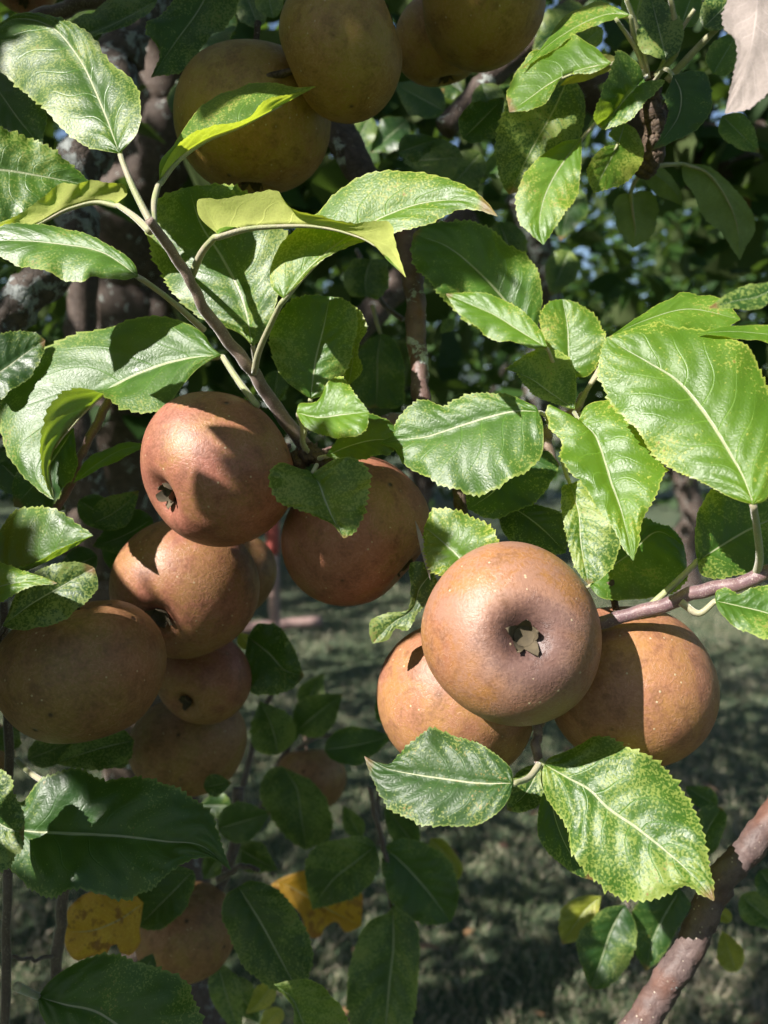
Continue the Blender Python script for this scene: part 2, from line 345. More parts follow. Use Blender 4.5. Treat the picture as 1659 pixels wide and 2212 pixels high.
# ------------------------------------------------------------------ the lawn
def ground():
    s = NT('lawn_turf'); tc = s.n('TexCoord').outputs['Object']
    n1 = s.noise(tc, 2.2, 5, 0.65); n2 = s.noise(tc, 28, 4, 0.7)
    col = s.mix(s.step(n1, 0.4, 0.65), (0.036, 0.062, 0.028), (0.060, 0.080, 0.038))
    col = s.mix(s.step(n2, 0.5, 0.75, 0, 0.8), col, (0.19, 0.15, 0.085))
    pb = s.n('BsdfPrincipled'); s.set(pb.inputs['Base Color'], col); pb.inputs['Roughness'].default_value = 0.95
    s.set(pb.inputs['Normal'], s.bump(n2, 0.8, 0.03)); s.t.links.new(pb.outputs[0], s.out.inputs[0])
    gx = np.concatenate([[-600, -120, -40, -16], np.linspace(-8, 8, 81), [16, 40, 120, 600]])
    gy = np.concatenate([[-600, -60, -10], np.linspace(-2, 14, 81), [25, 60, 150, 900]])
    X, Y = np.meshgrid(gx, gy, indexing='ij')
    Z = 0.03*np.sin(X*1.7+.4)*np.sin(Y*1.3) + 0.015*np.sin(X*4.1+Y*2.7)
    Z = np.where((np.abs(X) > 9) | (Y > 15) | (Y < -3), 0, Z)
    V = np.stack([X, Y, Z], -1).reshape(-1, 3); ny = len(gy)
    F = [(i*ny+j, (i+1)*ny+j, (i+1)*ny+j+1, i*ny+j+1) for i in range(len(gx)-1) for j in range(ny-1)]
    tag(mesh_obj('lawn', V, F, s.m), kind='structure')
    # blades
    s = NT('grass_blade'); tc = s.n('TexCoord').outputs['Object']
    a = s.noise(tc, 40, 2); b = s.noise(tc, 1.6, 3)
    col = s.mix(s.step(a, 0.35, 0.65), (0.072, 0.118, 0.050), (0.130, 0.170, 0.080))
    col = s.mix(s.step(s.math('ADD', s.noise(tc, 90, 1), s.math('MULTIPLY', b, 0.5)), 0.72, 0.86), col, (0.36, 0.30, 0.22))
    pb = s.n('BsdfPrincipled'); s.set(pb.inputs['Base Color'], col); pb.inputs['Roughness'].default_value = 0.6
    tr = s.n('BsdfTranslucent'); s.set(tr.inputs[0], col); mx = s.n('MixShader'); mx.inputs[0].default_value = 0.3
    s.t.links.new(pb.outputs[0], mx.inputs[1]); s.t.links.new(tr.outputs[0], mx.inputs[2]); s.t.links.new(mx.outputs[0], s.out.inputs[0])
    N = 110000; r_ = np.random.default_rng(3)
    yy = 1.1 + 9.5 * r_.random(N)**1.7; xx = (r_.random(N) - .5) * (1.4 + yy*1.15)
    zz = 0.03*np.sin(xx*1.7+.4)*np.sin(yy*1.3) + 0.015*np.sin(xx*4.1+yy*2.7)
    clump = 0.6 + 0.4*np.sin(xx*9+np.sin(yy*7))*np.sin(yy*8+xx*3)
    h = (0.02 + 0.045*r_.random(N)) * (0.7 + 0.5*clump); ang = r_.random(N)*6.283; wd = 0.0016 + 0.0018*r_.random(N)*(1+yy*0.2)
    lean = r_.normal(0, .6, (N, 2))*h[:, None]
    base = np.stack([xx, yy, zz - .004], -1); dx = np.stack([np.cos(ang)*wd, np.sin(ang)*wd, 0*wd], -1)
    mid = base + np.concatenate([lean*.35, (h*.6)[:, None]], 1); tip = base + np.concatenate([lean, h[:, None]], 1)
    V = np.stack([base-dx, base+dx, mid+dx*.7, mid-dx*.7, tip], 1).reshape(-1, 3)
    k = np.arange(N)*5
    me = bpy.data.meshes.new('grass'); F = np.concatenate([np.stack([k, k+1, k+2], 1), np.stack([k, k+2, k+3], 1), np.stack([k+3, k+2, k+4], 1)])
    me.vertices.add(len(V)); me.vertices.foreach_set('co', V.ravel()); me.loops.add(F.size); me.loops.foreach_set('vertex_index', F.ravel())
    me.polygons.add(len(F)); me.polygons.foreach_set('loop_start', np.arange(len(F))*3); me.update(calc_edges=True); me.materials.append(s.m)
    o = bpy.data.objects.new('grass', me); COL.objects.link(o); tag(o, 'short mown grass blades over the shaded lawn', 'grass', kind='stuff')
ground()

# ------------------------------------------------------------------ the apple tree: wood
TREE = empty('apple_tree', (-0.40, 1.5, 0), 'old lichened apple tree whose fruiting shoots fill the picture', 'tree')
def wood(name, s, d0, d1, w0, w1, mat, seg=14, rough=0.03, seed=1, parent=TREE, n=None, wob=0.0012, label=None, knots=0.08):
    """a stem through layout points s; depth d0..d1 metres; thickness w0..w1 in layout units"""
    p = pts(s); n = n or max(14, 6*len(p))
    q = spline(p, n); t = np.linspace(0, 1, n)
    d = d0 + (d1-d0)*t + q[:, 2]*.01
    path = Pn(q[:, :2], d)
    path = path + np.stack([wave(n, 3, wob*.5, seed), wave(n, 3, wob*.5, seed+1), wave(n, 3, wob*.5, seed+2)], -1)*np.sin(np.pi*t)[:, None]
    rad = (w0 + (w1-w0)*t)*.5/FPX*d * (1 + wave(n, 4, knots*.45, seed+9))
    V, F = tube_geo(path, rad, seg, rough, seed, knots=knots*.6)
    o = mesh_obj(name, V, F, mat, parent, path[0])
    if label: o['label'] = label
    return o
wood('trunk', '240,1180 262,900 270,640 300,420 360,200 420,-80', 1.35, 1.0, 190, 120, M_BARK, 20, 0.05, 3, n=50, wob=0.02)
V0, F0 = tube_geo(np.array([[-0.39, 1.52, -0.1], [-0.40, 1.50, 0.3], [-0.42, 1.46, 0.7], [-0.44, 1.40, 1.1], [-0.455, 1.345, 1.36]]), np.array([.13, .10, .085, .078, .074]), 18, .04, 5)
mesh_obj('trunk', V0, F0, M_BARK, TREE, (-0.40, 1.5, 0))
wood('limb', '345,-60 290,60 230,230 186,370 165,480 110,590 40,680 -60,760', 0.66, 0.52, 95, 78, M_LICHEN, 20, 0.07, 11, n=70, wob=0.01, knots=.12, label='lichen-crusted limb behind the upper leaves')
wood('limb', '178,470 182,600 175,720 160,860 200,1060 230,1250', 0.85, 0.9, 66, 60, M_BARK, 14, 0.05, 12, n=40)
wood('limb', '690,150 735,280 790,390 850,470 890,520', 0.56, 0.50, 85, 55, M_BARK, 16, 0.05, 13, n=40, label='thick dark limb below the hanging apples')
wood('branch', '872,470 882,560 897,650 898,740 906,830 912,880 900,905 850,905 780,950 700,985', 0.47, 0.40, 50, 34, M_BRANCH, 16, 0.045, 14, n=80, knots=.12, label='sunlit brown branch with lichen flecks and a bend at its foot')
wood('branch', '905,880 960,960 995,1062 998,1110 1040,1160', 0.42, 0.40, 24, 30, M_SPUR, 14, 0.05, 15, n=30)
wood('branch', '960,280 1040,190 1130,110 1230,20 1330,-60', 0.60, 0.62, 46, 50, M_BARK, 14, 0.06, 16, n=40)
wood('limb', '1120,420 1160,540 1178,640 1170,760 1150,900', 1.05, 1.2, 62, 60, M_LICHEN, 14, 0.06, 17, n=40, label='pale lichened limb out of focus')
wood('limb', '1659,330 1540,350 1430,300 1330,220 1240,160', 1.3, 1.2, 150, 90, M_BARK, 16, 0.06, 18, n=40)
wood('limb', '330,330 350,430 345,560 350,700 330,860', 1.2, 1.2, 70, 80, M_BARK, 14, 0.06, 21, n=40)
wood('limb', '720,760 840,640 900,560 1010,470', 0.9, 1.0, 60, 60, M_BARK, 14, .06, 23, n=30)
wood('branch', '60,45 160,12 300,-20', 0.46, 0.46, 30, 34, M_TWIG, 12, 0.03, 19)
wood('twig', '258,820 234,868 205,925 180,972 158,1038 125,1092 95,1150', 0.43, 0.43, 19, 17, M_PURPLE, 12, 0.02, 20, label='smooth purple grey twig below the curled leaf')
wood('twig', '8,1300 12,1480 19,1640 20,1760 15,1900 14,2060 8,2260', 0.44, 0.44, 18, 20, M_TWIG, 12, 0.02, 22)
wood('twig', '145,1880 137,1930 128,2010 120,2110 105,2260', 0.47, 0.47, 24, 24, M_TWIG, 12, 0.02, 24)
wood('twig', '115,2065 70,2072 18,2065', 0.465, 0.45, 9, 8, M_TWIG, 8, 0.02, 25)
BIG = wood('branch', '1760,1650 1659,1778 1585,1868 1541,1940 1494,2030 1447,2118 1408,2178 1340,2270', 0.345, 0.33, 55, 64, M_BIG, 28, 0.045, 26, n=90, knots=.04, wob=.0015, label='smooth reddish brown branch rising from the bottom edge')
wood('twig', '515,1700 512,1760 500,1850 470,1930', 0.62, 0.6, 26, 22, M_TWIG, 12, 0.03, 27)
wood('twig', '690,1480 640,1570 600,1660 560,1760', 0.78, 0.74, 14, 16, M_TWIG, 10, 0.03, 28)
wood('twig', '640,1620 690,1590 760,1600', 0.74, 0.7, 10, 8, M_TWIG, 8, 0.03, 29)
wood('twig', '800,1700 815,1780 830,1830 845,1960', 0.60, 0.6, 13, 10, M_TWIG, 8, .03, 30)

# ------------------------------------------------------------------ leaves
def leaf(parent, D, M, L, Rr, mat='g', face='T', sx=-0.2, sy=0.5, cup=0.22, droop=0.0, wav=0.10, teeth=26, amp=0.05, pet=None, pd=0.0, pw=9, nu=76, nv=9, seed=None, puck=1.0, label=None, holes=None, camber=0.10):
    """a leaf through three traced lines from base to tip: midrib M and the two margins L, Rr; D metres away.
    sx, sy: how far the blade faces right / up; cup: how far its margins rise towards the viewer"""
    global LEAFN
    LEAFN += 1; seed = LEAFN if seed is None else seed
    r_ = np.random.default_rng(seed + 1000)
    M = pts(M); L = np.vstack([M[:1], pts(L), M[-1:]]); Rr = np.vstack([M[:1], pts(Rr), M[-1:]])
    c = M[:, :2].mean(0); t = np.linspace(0, 1, nu)
    m_ = spline(M, nu); l_ = spline(L, nu); q_ = spline(Rr, nu)
    k = D/FPX
    def depth(row, isM):
        dz = D + sy*(-(row[:, 1]-c[1]))*k + sx*(row[:, 0]-c[0])*k + row[:, 2]*.01 + droop*.01*t**2
        return dz
    dm = depth(m_, True); dl = depth(l_, False); dr = depth(q_, False)
    # seen at a slant a leaf is longer than it looks, so the curl is measured in the picture plane
    wl = np.linalg.norm(l_[:, :2]-m_[:, :2], axis=1)*k; wr = np.linalg.norm(q_[:, :2]-m_[:, :2], axis=1)*k
    sg = 1 if face == 'T' else -1
    dl = dl - sg*cup*wl; dr = dr - sg*cup*wr
    A = Pn(m_[:, :2], dm); B = Pn(l_[:, :2], dl); C = Pn(q_[:, :2], dr)
    # which way is up
    e1 = np.gradient(m_[:, :2], axis=0); e2 = l_[:, :2]-m_[:, :2]
    orient = np.sum(e1[:, 0]*e2[:, 1]-e1[:, 1]*e2[:, 0])      # >0: L lies clockwise (y down)
    flip = (orient > 0) == (face == 'T')
    vv = np.linspace(0, 1, nv+1)[1:]**0.9
    # saw-toothed margin
    tw_ = (t + .010*np.sin(19*t + seed))*teeth; saw = (tw_ % 1.0)*(0.45 + 0.9*r_.random(teeth+4)[np.clip(tw_.astype(int), 0, teeth+3)]); env = np.clip(np.sin(np.pi*np.clip(t, 0.0, 1.0)), 0, 1)**0.5*np.clip((t-0.06)*8, 0, 1)
    meanw = 0.5*(wl.max()+wr.max())
    f1, f2, p1, p2 = r_.uniform(1.5, 3), r_.uniform(1.5, 3), r_.uniform(0, 6.3), r_.uniform(0, 6.3)
    rows = [(0.0, A)]; left = []; right = []
    for side, (E, lst, ff, pp, sn) in enumerate(((B, left, f1, p1, -1), (C, right, f2, p2, 1))):
        d = E-A; tan = np.gradient(A, axis=0)
        nrm = np.cross(tan, d); nl = np.linalg.norm(nrm, axis=1)[:, None]; nrm = nrm/np.maximum(nl, 1e-9)
        if side == 1: nrm = -nrm
        if flip: nrm = -nrm
        for v in vv:
            Pp = A + d*v
            wv = np.linalg.norm(d, axis=1)
            Pp = Pp + nrm*(camber*wv*v*(1-v)*4*0.5)[:, None]
            ph = (t - 0.26*v**1.25)*7.5 + (0.45 if sn > 0 else 0)
            quilt = np.abs(np.cos(np.pi*ph))**0.7                      # 0 on the lateral veins
            hgt = 0.038*meanw*puck*quilt*np.clip((1-v)*3.5, 0, 1)*np.clip(v*6, 0, 1)*np.clip((1-t)*6, 0, 1)
            hgt = hgt + wav*wv*np.sin(2*np.pi*ff*t+pp)*v**2.2 + 0.3*wav*wv*np.sin(2*np.pi*ff*2.7*t+pp*2)*v**3
            Pp = Pp + nrm*hgt[:, None]
            if v == vv[-1]:
                tn = tan/np.maximum(np.linalg.norm(tan, axis=1)[:, None], 1e-9); dn = d/np.maximum(wv[:, None], 1e-9)
                Pp = Pp + (dn + 0.5*tn)*(amp*meanw*1.6*saw*env)[:, None]
            lst.append((sn*v, Pp))
    order = list(reversed(left)) + rows + right
    nr = len(order)
    V = np.stack([o[1] for o in order], 1).reshape(-1, 3)              # index = u*nr + row
    # groove of the midrib
    uv = np.stack([np.repeat(t, nr), np.tile([0.5+0.5*o[0] for o in order], nu)], -1)
    F = []
    for i in range(nu-1):
        for j in range(nr-1):
            if holes:
                uu, vv_ = t[i], order[j][0]
                if any((uu-h[0])**2/h[2]**2 + (vv_-h[1])**2/h[3]**2 < 1 for h in holes): continue
            a = i*nr+j
            F.append((a, a+1, a+nr+1, a+nr) if not flip else (a, a+nr, a+nr+1, a+1))
    fm = [0]*len(F)
    if pet is not None:
        pp = pts(pet); pp = np.vstack([M[:1]*[1, 1, 0] + [0, 0, 0], pp]); q = spline(pp, 14); tt = np.linspace(0, 1, 14)
        d = dm[0] + (pd-dm[0])*tt if pd else np.full(14, dm[0])
        pa = Pn(q[:, :2], d + q[:, 2]*.01)
        # the stalk runs on under the blade as the raised midrib
        nmr = max(4, int(nu*.8)); back = A[:nmr][::-1]
        tn = np.gradient(A, axis=0); nn = np.cross(tn, B-A); nn /= np.maximum(np.linalg.norm(nn, axis=1)[:, None], 1e-9)
        if flip: nn = -nn
        nn[0] = nn[2]; nn[1] = nn[2]
        pw_m = pw*.5*k
        rb = pw_m*np.linspace(0.85, 0.14, nmr)
        under = (A[:nmr] - nn[:nmr]*rb[:, None]*0.9)[::-1]
        path = np.concatenate([under, pa[1:]]); rad = np.concatenate([rb[::-1], pw_m*np.linspace(0.85, 1.15, 13)])
        V2, F2 = tube_geo(path, rad, 8, 0.0, seed)
        off = len(V); V = np.concatenate([V, V2]); F += [tuple(off+a for a in f) for f in F2]; fm += [1]*len(F2)
        uv = np.concatenate([uv, np.full((len(V2), 2), .5)])
    o = mesh_obj('leaf', V, F, [LM[mat], M_STALK], parent, A[0], uv, fm)
    if label: o['label'] = label
    return o
LEAFN = 0

def sleaf(parent, D, x0, y0, x1, y1, wd, mat='d', bow=0.0, asym=0.0, **kw):
    """a simple leaf from base x0,y0 to tip x1,y1, greatest half-width wd (share of its length), midrib bowed sideways"""
    b = np.array([x0, y0]); e = np.array([x1, y1]); ax = e-b; ln = np.linalg.norm(ax); n = np.array([-ax[1], ax[0]])/ln
    f = lambda u, off: b + ax*u + n*ln*(off + bow*4*u*(1-u))
    st = lambda a: ' '.join('%.1f,%.1f' % tuple(q) for q in a)
    us = (0.06, 0.2, 0.42, 0.65, 0.85); ws = (0.45, 0.86, 1.0, 0.74, 0.34)
    return leaf(parent, D, st([b, f(.33, 0), f(.66, 0), e]), st([f(u, wd*(1+asym)*s_) for u, s_ in zip(us, ws)]), st([f(u, -wd*(1-asym)*s_) for u, s_ in zip(us, ws)]), mat, **{**dict(nu=52, nv=6), **kw})

# ---- the long shoot with downy stem
S1 = wood('shoot', '684,992 640,940 596,880 556,815 500,748 440,660 400,590 350,512 322,474', 0.405, 0.330, 31, 21, M_SHOOT, 14, 0.015, 41, n=70, knots=.03, wob=.001, label='downy brown shoot rising from the central spur')
leaf(S1, .370, '258,332 220,230 162,112 112,58 40,40 -40,80', '225,326 150,290 95,232 50,192 0,150 -45,125', '297,292 305,240 282,172 232,132 198,82 130,42 50,28', 'g', sx=-.42, sy=.44, cup=.12, pet='285,400 328,486', pd=.332, pw=13, label='glossy leaf catching the sun at the upper edge of the shoot', wav=.06)
leaf(S1, .362, '344,392 375,352 440,304 520,272 600,232 683,187', '346,350 372,316 410,262 480,200 530,184 580,181 640,188', '352,364,-.5 400,300,-1.1 460,272,-1.3 540,254,-1.2 572,218,-.9 630,204,-.4', 'f', sx=-.3, sy=.9, cup=0, pet='332,440 331,486', pd=.332, pw=14, wav=.03, label='upright folded leaf in front of the shaded apple')
leaf(S1, .362, '250,440 216,433 151,447 72,487 0,507 -70,535', '240,425,1.0 190,410,1.6 130,420,2.0 60,455,1.8 -10,485,1', '276,416,-.3 268,400,-.6 232,396,-.9 196,390,-1 166,400,-1 136,396,-.9 98,424,-.8 50,458,-.6 0,488,-.5', 'f', sx=-.1, sy=.9, cup=0, pet='290,468 324,500', pd=.335, pw=14, wav=.02, label='pale folded leaf seen from below at the shoot tip', face='T')
leaf(S1, .325, '299,597 223,546 120,526 0,520 -60,525', '292,574 240,534 180,505 110,486 20,488', '282,600 200,604 130,597 60,577 0,552', 'g', sx=-.2, sy=.75, cup=.1, pet='370,650 440,712', pd=.355, pw=14, label='bright veined leaf on a long stalk by the lichened limb')
leaf(S1, .384, '546,748 522,640 482,560 432,480 408,404', '520,722 440,690 385,640 336,562 320,520 330,462 372,420', '558,738 590,680 610,600 616,520 598,478 540,430 500,402', 'g', sx=-.35, sy=.2, cup=.12, pet='552,780', pd=.385, pw=11, label='broad speckled leaf behind the downy shoot', teeth=32)
leaf(S1, .322, '470,506 531,490 603,485 682,487 747,501 805,527 837,562 877,600', '455,490,1 480,470,2 560,462,2.6 640,468,2.6 720,482,2 790,510,1.2 845,560,.4', '428,462,-.2 427,436,-.5 480,430,-.7 531,420,-.8 604,420,-.8 618,441,-.8 693,468,-.7 760,484,-.6 844,486,-.5 852,520,-.2', 'f', sx=-.1, sy=.8, cup=0, pet='440,540 412,600', pd=.355, pw=17, wav=.02, label='translucent folded leaf seen from below in front of the bright leaf')
leaf(S1, .328, '612,645 660,588 740,520 830,468 930,436 1020,438 1075,467', '588,622 584,590 596,550 630,500 690,454 730,414 780,386 850,374 930,378 990,395 1038,424', '640,618 689,566 747,534 800,513 855,500 913,489 963,464 995,450 1030,452', 'f', sx=-.43, sy=.42, cup=.12, pet='585,700 556,770 549,806', pd=.375, pw=15, label='broad sun-bleached leaf arching over the shoot', wav=.05)
leaf(S1, .390, '479,768 400,776 299,808 228,848 160,915 112,985 117,1080', '457,748 443,725 396,697 346,686 288,689 238,704 144,729 97,754 43,815 14,851 2,891 4,927 18,981 47,1021 83,1057', '455,778,-.1 432,792,-.2 396,832,-.4 360,877,-.6 317,893,-.8 268,880,-1 216,846,-1.2 173,839,-1.3 140,850,-1.3 108,882,-1.2 95,920,-1.1 90,981,-.8 97,1035,-.4', 'g', sx=-.2, sy=.45, cup=.0, pet='520,830 556,878', pd=.375, pw=14, teeth=34, wav=.03, label='large twisted leaf with curled yellow underside above the apple', nu=96)
# ---- the central spur
S2 = wood('spur', '640,1000 665,985 690,990 705,1002 700,1030', 0.395, 0.385, 44, 34, M_SPUR, 16, 0.16, 42, n=26, label='gnarled dark spur the apples hang from', knots=.3)
leaf(S2, .385, '671,862 682,778 700,704 712,640', '650,848 614,819 592,776 585,747 589,700 621,657 657,642', '690,858 722,826 747,797 761,747 770,711 769,682 751,653', 'g', sx=.05, sy=.05, cup=.05, pet='668,900 655,960 672,985', pd=.39, pw=13, teeth=30, label='rounded shaded leaf standing upright above the spur')
leaf(S2, .405, '752,835 762,780 766,720 745,648', '740,800 745,740 750,690', '782,797 772,762 778,736 792,712 776,671', 'f', sx=-.5, sy=.3, cup=.1, amp=.10, wav=.05)
leaf(S2, .362, '641,892 690,902 740,896 797,890', '645,873 684,868 706,838 729,812 765,850', '655,918 704,938 747,949 785,930', 'f', sx=-.55, sy=.55, cup=.2, pet='650,915 655,960 675,985', pd=.39, pw=10, label='small crumpled bright leaf by the spur')
leaf(S2, .375, '704,985 760,962 815,950 870,952', '730,945 770,908 797,892 837,909', '730,992 783,989 840,978', 'g', sx=-.2, sy=.8, cup=.2, pet='690,990', pd=.385, pw=10)
leaf(S2, .338, '672,1026 688,1044 702,1080 718,1118 742,1163', '655,1012 638,1005 603,1003 584,1028 589,1057 610,1085 640,1100 675,1112 718,1132', '693,1008 733,992 779,999 797,1031 794,1069 779,1116 761,1152', 'g', sx=-.1, sy=.35, cup=.2, pet='684,1005', pd=.375, pw=10, teeth=22, label='heart-shaped leaf lying across two apples')
# ---- the spur right of the centre
S3 = wood('spur', '1200,1010 1182,960 1195,915 1240,888 1262,850', 0.40, 0.40, 26, 16, M_SHOOT, 12, 0.05, 43, n=30)
leaf(S3, .362, '1163,889 1112,888 1064,898 992,920 913,945 860,950 819,958', '1158,878 1145,872 1109,857 1053,853 995,859 963,879 923,866 891,877 858,914 848,940', '1170,905 1174,934 1170,970 1148,1006 1098,1042 1035,1060 992,1055 963,1049 920,1028 869,995 850,968', 'g', sx=-.4, sy=.42, cup=.1, pet='1175,895 1190,920', pd=.39, pw=10, teeth=36, wav=.06, label='broad speckled leaf barred with shadow between apple and branch')
leaf(S3, .392, '1160,985 1100,1030 1050,1075 1010,1100', '1120,985 1050,1030 1010,1070', '1181,974 1206,1003 1195,1035 1152,1082 1100,1110 1055,1117', 'd', sx=-.1, sy=.4, cup=.1)
leaf(S3, .332, '1250,907 1285,941 1307,999 1321,1046 1339,1095 1368,1211', '1225,900 1184,880 1188,913 1206,938 1217,959 1210,988 1235,1021 1264,1046 1290,1095 1328,1145 1350,1185', '1264,880 1292,866 1321,862 1336,884 1372,923 1408,970 1433,1003 1426,1042 1411,1082 1384,1127 1379,1163', 'f', sx=-.3, sy=.55, cup=.12, teeth=36, pet='1240,890', pd=.38, pw=9, wav=.08, label='bright yellow-green leaf hanging above the front apple')
leaf(S3, .352, '1232,1045 1250,1110 1254,1170 1271,1262', '1216,1050 1213,1070 1217,1116 1228,1170 1249,1235', '1262,1036 1285,1073 1314,1109 1339,1159 1332,1195 1300,1249', 'g', sx=-.3, sy=.3, cup=.15, pet='1225,1030 1215,990', pd=.385, pw=10)
leaf(S3, .380, '1274,1266 1321,1224 1361,1195 1422,1148 1478,1180', '1290,1215 1330,1160 1386,1123 1426,1134 1444,1138 1465,1156', '1292,1289 1343,1296 1386,1289 1422,1285 1472,1264 1481,1217', 'g', sx=.1, sy=.35, cup=.1, teeth=34, label='wide shaded leaf above the shoulder apple', pet='1260,1275', pd=.385)
leaf(S3, .430, '1150,730 1085,643 1035,589 963,531 893,505', '1080,735 1010,690 967,650 945,635 930,607 913,592 891,549', '1163,697 1170,639 1156,585 1134,548 1085,520 1053,497 1010,482 963,479 913,490', 'g', sx=-.05, sy=.22, cup=.08, teeth=34, pet='1185,790 1240,880', pd=.40, pw=9, label='large speckled leaf in half shade beside the brown branch')
leaf(S3, .400, '1183,752 1121,714 1071,682 1010,655 963,635', '1155,752 1116,741 1071,733 1035,711 992,675', '1172,720 1134,679 1098,653 1062,639 1010,632', 'f', sx=-.3, sy=.5, cup=.15, pet='1210,820 1242,885', pd=.40, pw=9, label='lit yellow-flecked leaf overlapping the large shaded leaf')
leaf(S3, .402, '1231,815 1228,765 1225,700 1215,646', '1205,795 1184,747 1170,711 1170,675 1190,652', '1264,812 1292,783 1307,733 1296,704 1278,675 1249,657', 'f', sx=-.2, sy=.25, cup=.15, pet='1235,860', pd=.40, pw=9, label='round toothed leaf with a reddish blemish')
leaf(S3, .385, '1242,885 1190,850 1140,815 1089,797', '1206,874 1163,856 1134,832 1112,803', '1245,838 1238,794 1220,765 1195,754 1152,761 1118,780', 'g', sx=-.15, sy=.55, cup=.15, teeth=24, label='small dark toothed leaf pointing at the branch')
leaf(S3, .40, '1085,1085 1130,1110 1180,1150 1222,1195', '1120,1084 1166,1094 1214,1110 1225,1160', '1080,1130 1100,1170 1150,1200', 'd', sx=-.1, sy=.4)
leaf(S3, .348, '1005,1240 995,1210 963,1177 916,1137', '960,1246 931,1228 922,1202 918,1170', '1060,1215 1078,1184 1075,1163 1057,1138 1028,1123 981,1105 938,1103', 'f', sx=-.35, sy=.4, cup=.15, amp=.07, label='toothed bright leaf tucked behind the front apple', pet='1020,1260', pd=.36)
leaf(S3, .352, '930,1255 918,1205 905,1165 896,1122', '915,1210 905,1170', '925,1205 915,1165', 'p', sx=-.3, sy=.3, face='U')
leaf(S3, .362, '935,1235 905,1275 895,1310 850,1345 805,1390', '915,1215 892,1215 888,1270 880,1318 840,1325 801,1343 798,1365', '945,1260 925,1300 905,1318 879,1361 855,1356 837,1380', 'd', sx=-.1, sy=.3, cup=.2, amp=.06, wav=.16, label='limp curled leaf dangling left of the front apple')
for a in ('1310,770 1275,830 1245,888', '1300,800 1262,850 1240,890', '1330,870 1290,890 1245,895'):
    wood('leaf_stalk', a, .39, .40, 9, 11, M_STALK, 8, 0, 44, S3, n=12, wob=0)
# ---- the purple twig on the right
S4 = wood('twig', '1290,1348 1340,1334 1400,1317 1500,1283 1600,1258 1659,1237 1760,1190', .352, .325, 28, 34, M_PURPLE, 14, .015, 45, n=50, label='purple twig running behind the front apple', knots=.04, wob=.001)
leaf(S4, .312, '1627,1090 1609,1039 1573,974 1512,880 1458,819 1400,783 1350,754 1310,728', '1600,1082 1530,1049 1454,1010 1422,988 1375,927 1328,877 1307,837 1292,801 1296,783 1303,750', '1650,1082 1672,1020 1672,900 1645,805 1616,754 1584,740 1519,718 1458,704 1422,697 1386,704 1340,722', 'f', sx=-.34, sy=.44, cup=-.08, teeth=44, pet='1636,1150 1640,1215 1632,1245', pd=.335, pw=17, nu=110, wav=.06, amp=.035, label='largest leaf, mottled yellow, arching at the right edge')
leaf(S4, .345, '1320,725 1386,695 1480,668 1600,690', '1386,680 1422,656 1454,646 1465,636 1501,634 1541,640 1582,668', '1386,715 1480,720 1560,712', 'f', sx=-.2, sy=.8, cup=.1, label='sunlit leaf behind the mottled large leaf')
leaf(S4, .318, '1505,720 1580,716 1659,722 1760,735', '1560,707 1620,701 1690,706', '1566,728 1620,733 1690,748', 'f', sx=-.1, sy=1.0, cup=.1)
leaf(S4, .350, '1507,1212 1544,1188 1624,1141 1720,1100', '1500,1170 1503,1127 1519,1091 1560,1040 1640,1020', '1512,1235 1544,1246 1595,1242 1660,1236 1720,1180', 'g', sx=.1, sy=.35, cup=.12, pet='1450,1268 1398,1315', pd=.348, pw=14, label='shaded leaf on a straight pale stalk above the purple twig')
leaf(S4, .326, '1545,1298 1600,1310 1659,1325 1740,1360', '1548,1276 1565,1270 1595,1284 1618,1274 1660,1264 1720,1280', '1553,1320 1573,1339 1624,1368 1660,1388 1720,1400', 'g', sx=-.2, sy=.6, cup=.3, pet='1510,1325 1470,1300', pd=.338, pw=15)
leaf(S4, .27, '1700,600 1640,640 1590,650 1530,665', '1650,610 1590,625', '1650,660 1590,668', 'd', sx=-.1, sy=.8)
# ---- the stalk under the front apple
S5 = wood('shoot', '1172,1540 1160,1590 1163,1640 1170,1655', .37, .345, 22, 20, M_SHOOT, 12, .03, 46, n=20, knots=.05)
leaf(S5, .338, '1109,1692 1035,1692 963,1683 891,1672 837,1660 787,1633', '1103,1660 1085,1642 1046,1614 981,1591 927,1579 891,1606 862,1632 841,1651 815,1647', '1103,1717 1078,1753 1035,1777 981,1782 920,1780 877,1764 844,1743 819,1707 803,1674', 'd', sx=-.25, sy=.5, cup=.05, pet='1140,1682 1165,1652', pd=.345, pw=14, teeth=34, puck=1.5, label='dark glossy leaf with pale midrib below the front apple', wav=.06)
leaf(S5, .322, '1176,1651 1228,1681 1274,1707 1310,1743 1372,1786 1422,1825 1469,1865 1512,1908 1543,1946', '1181,1642 1217,1624 1256,1605 1278,1593 1314,1597 1357,1622 1408,1642 1447,1674 1469,1707 1498,1750 1516,1800 1526,1858 1537,1905', '1168,1678 1174,1707 1199,1750 1228,1786 1235,1829 1264,1876 1307,1915 1350,1937 1393,1944 1440,1930 1480,1911 1522,1934', 'g', sx=-.3, sy=.45, cup=-.04, pet='1168,1640', pd=.345, pw=13, teeth=38, puck=1.4, nu=96, label='large speckled leaf with pale midrib hanging below the shoulder apple')
leaf(S5, .36, '1185,1690 1200,1770 1230,1840 1282,1902', '1170,1720 1162,1786 1174,1825 1206,1861 1242,1888', '1215,1720 1240,1790 1275,1860', 'd', sx=.1, sy=.3)
leaf(S5, .375, '1165,1650 1150,1690 1130,1720 1095,1750', '1130,1660 1100,1700', '1175,1700 1160,1740 1125,1755', 'd')
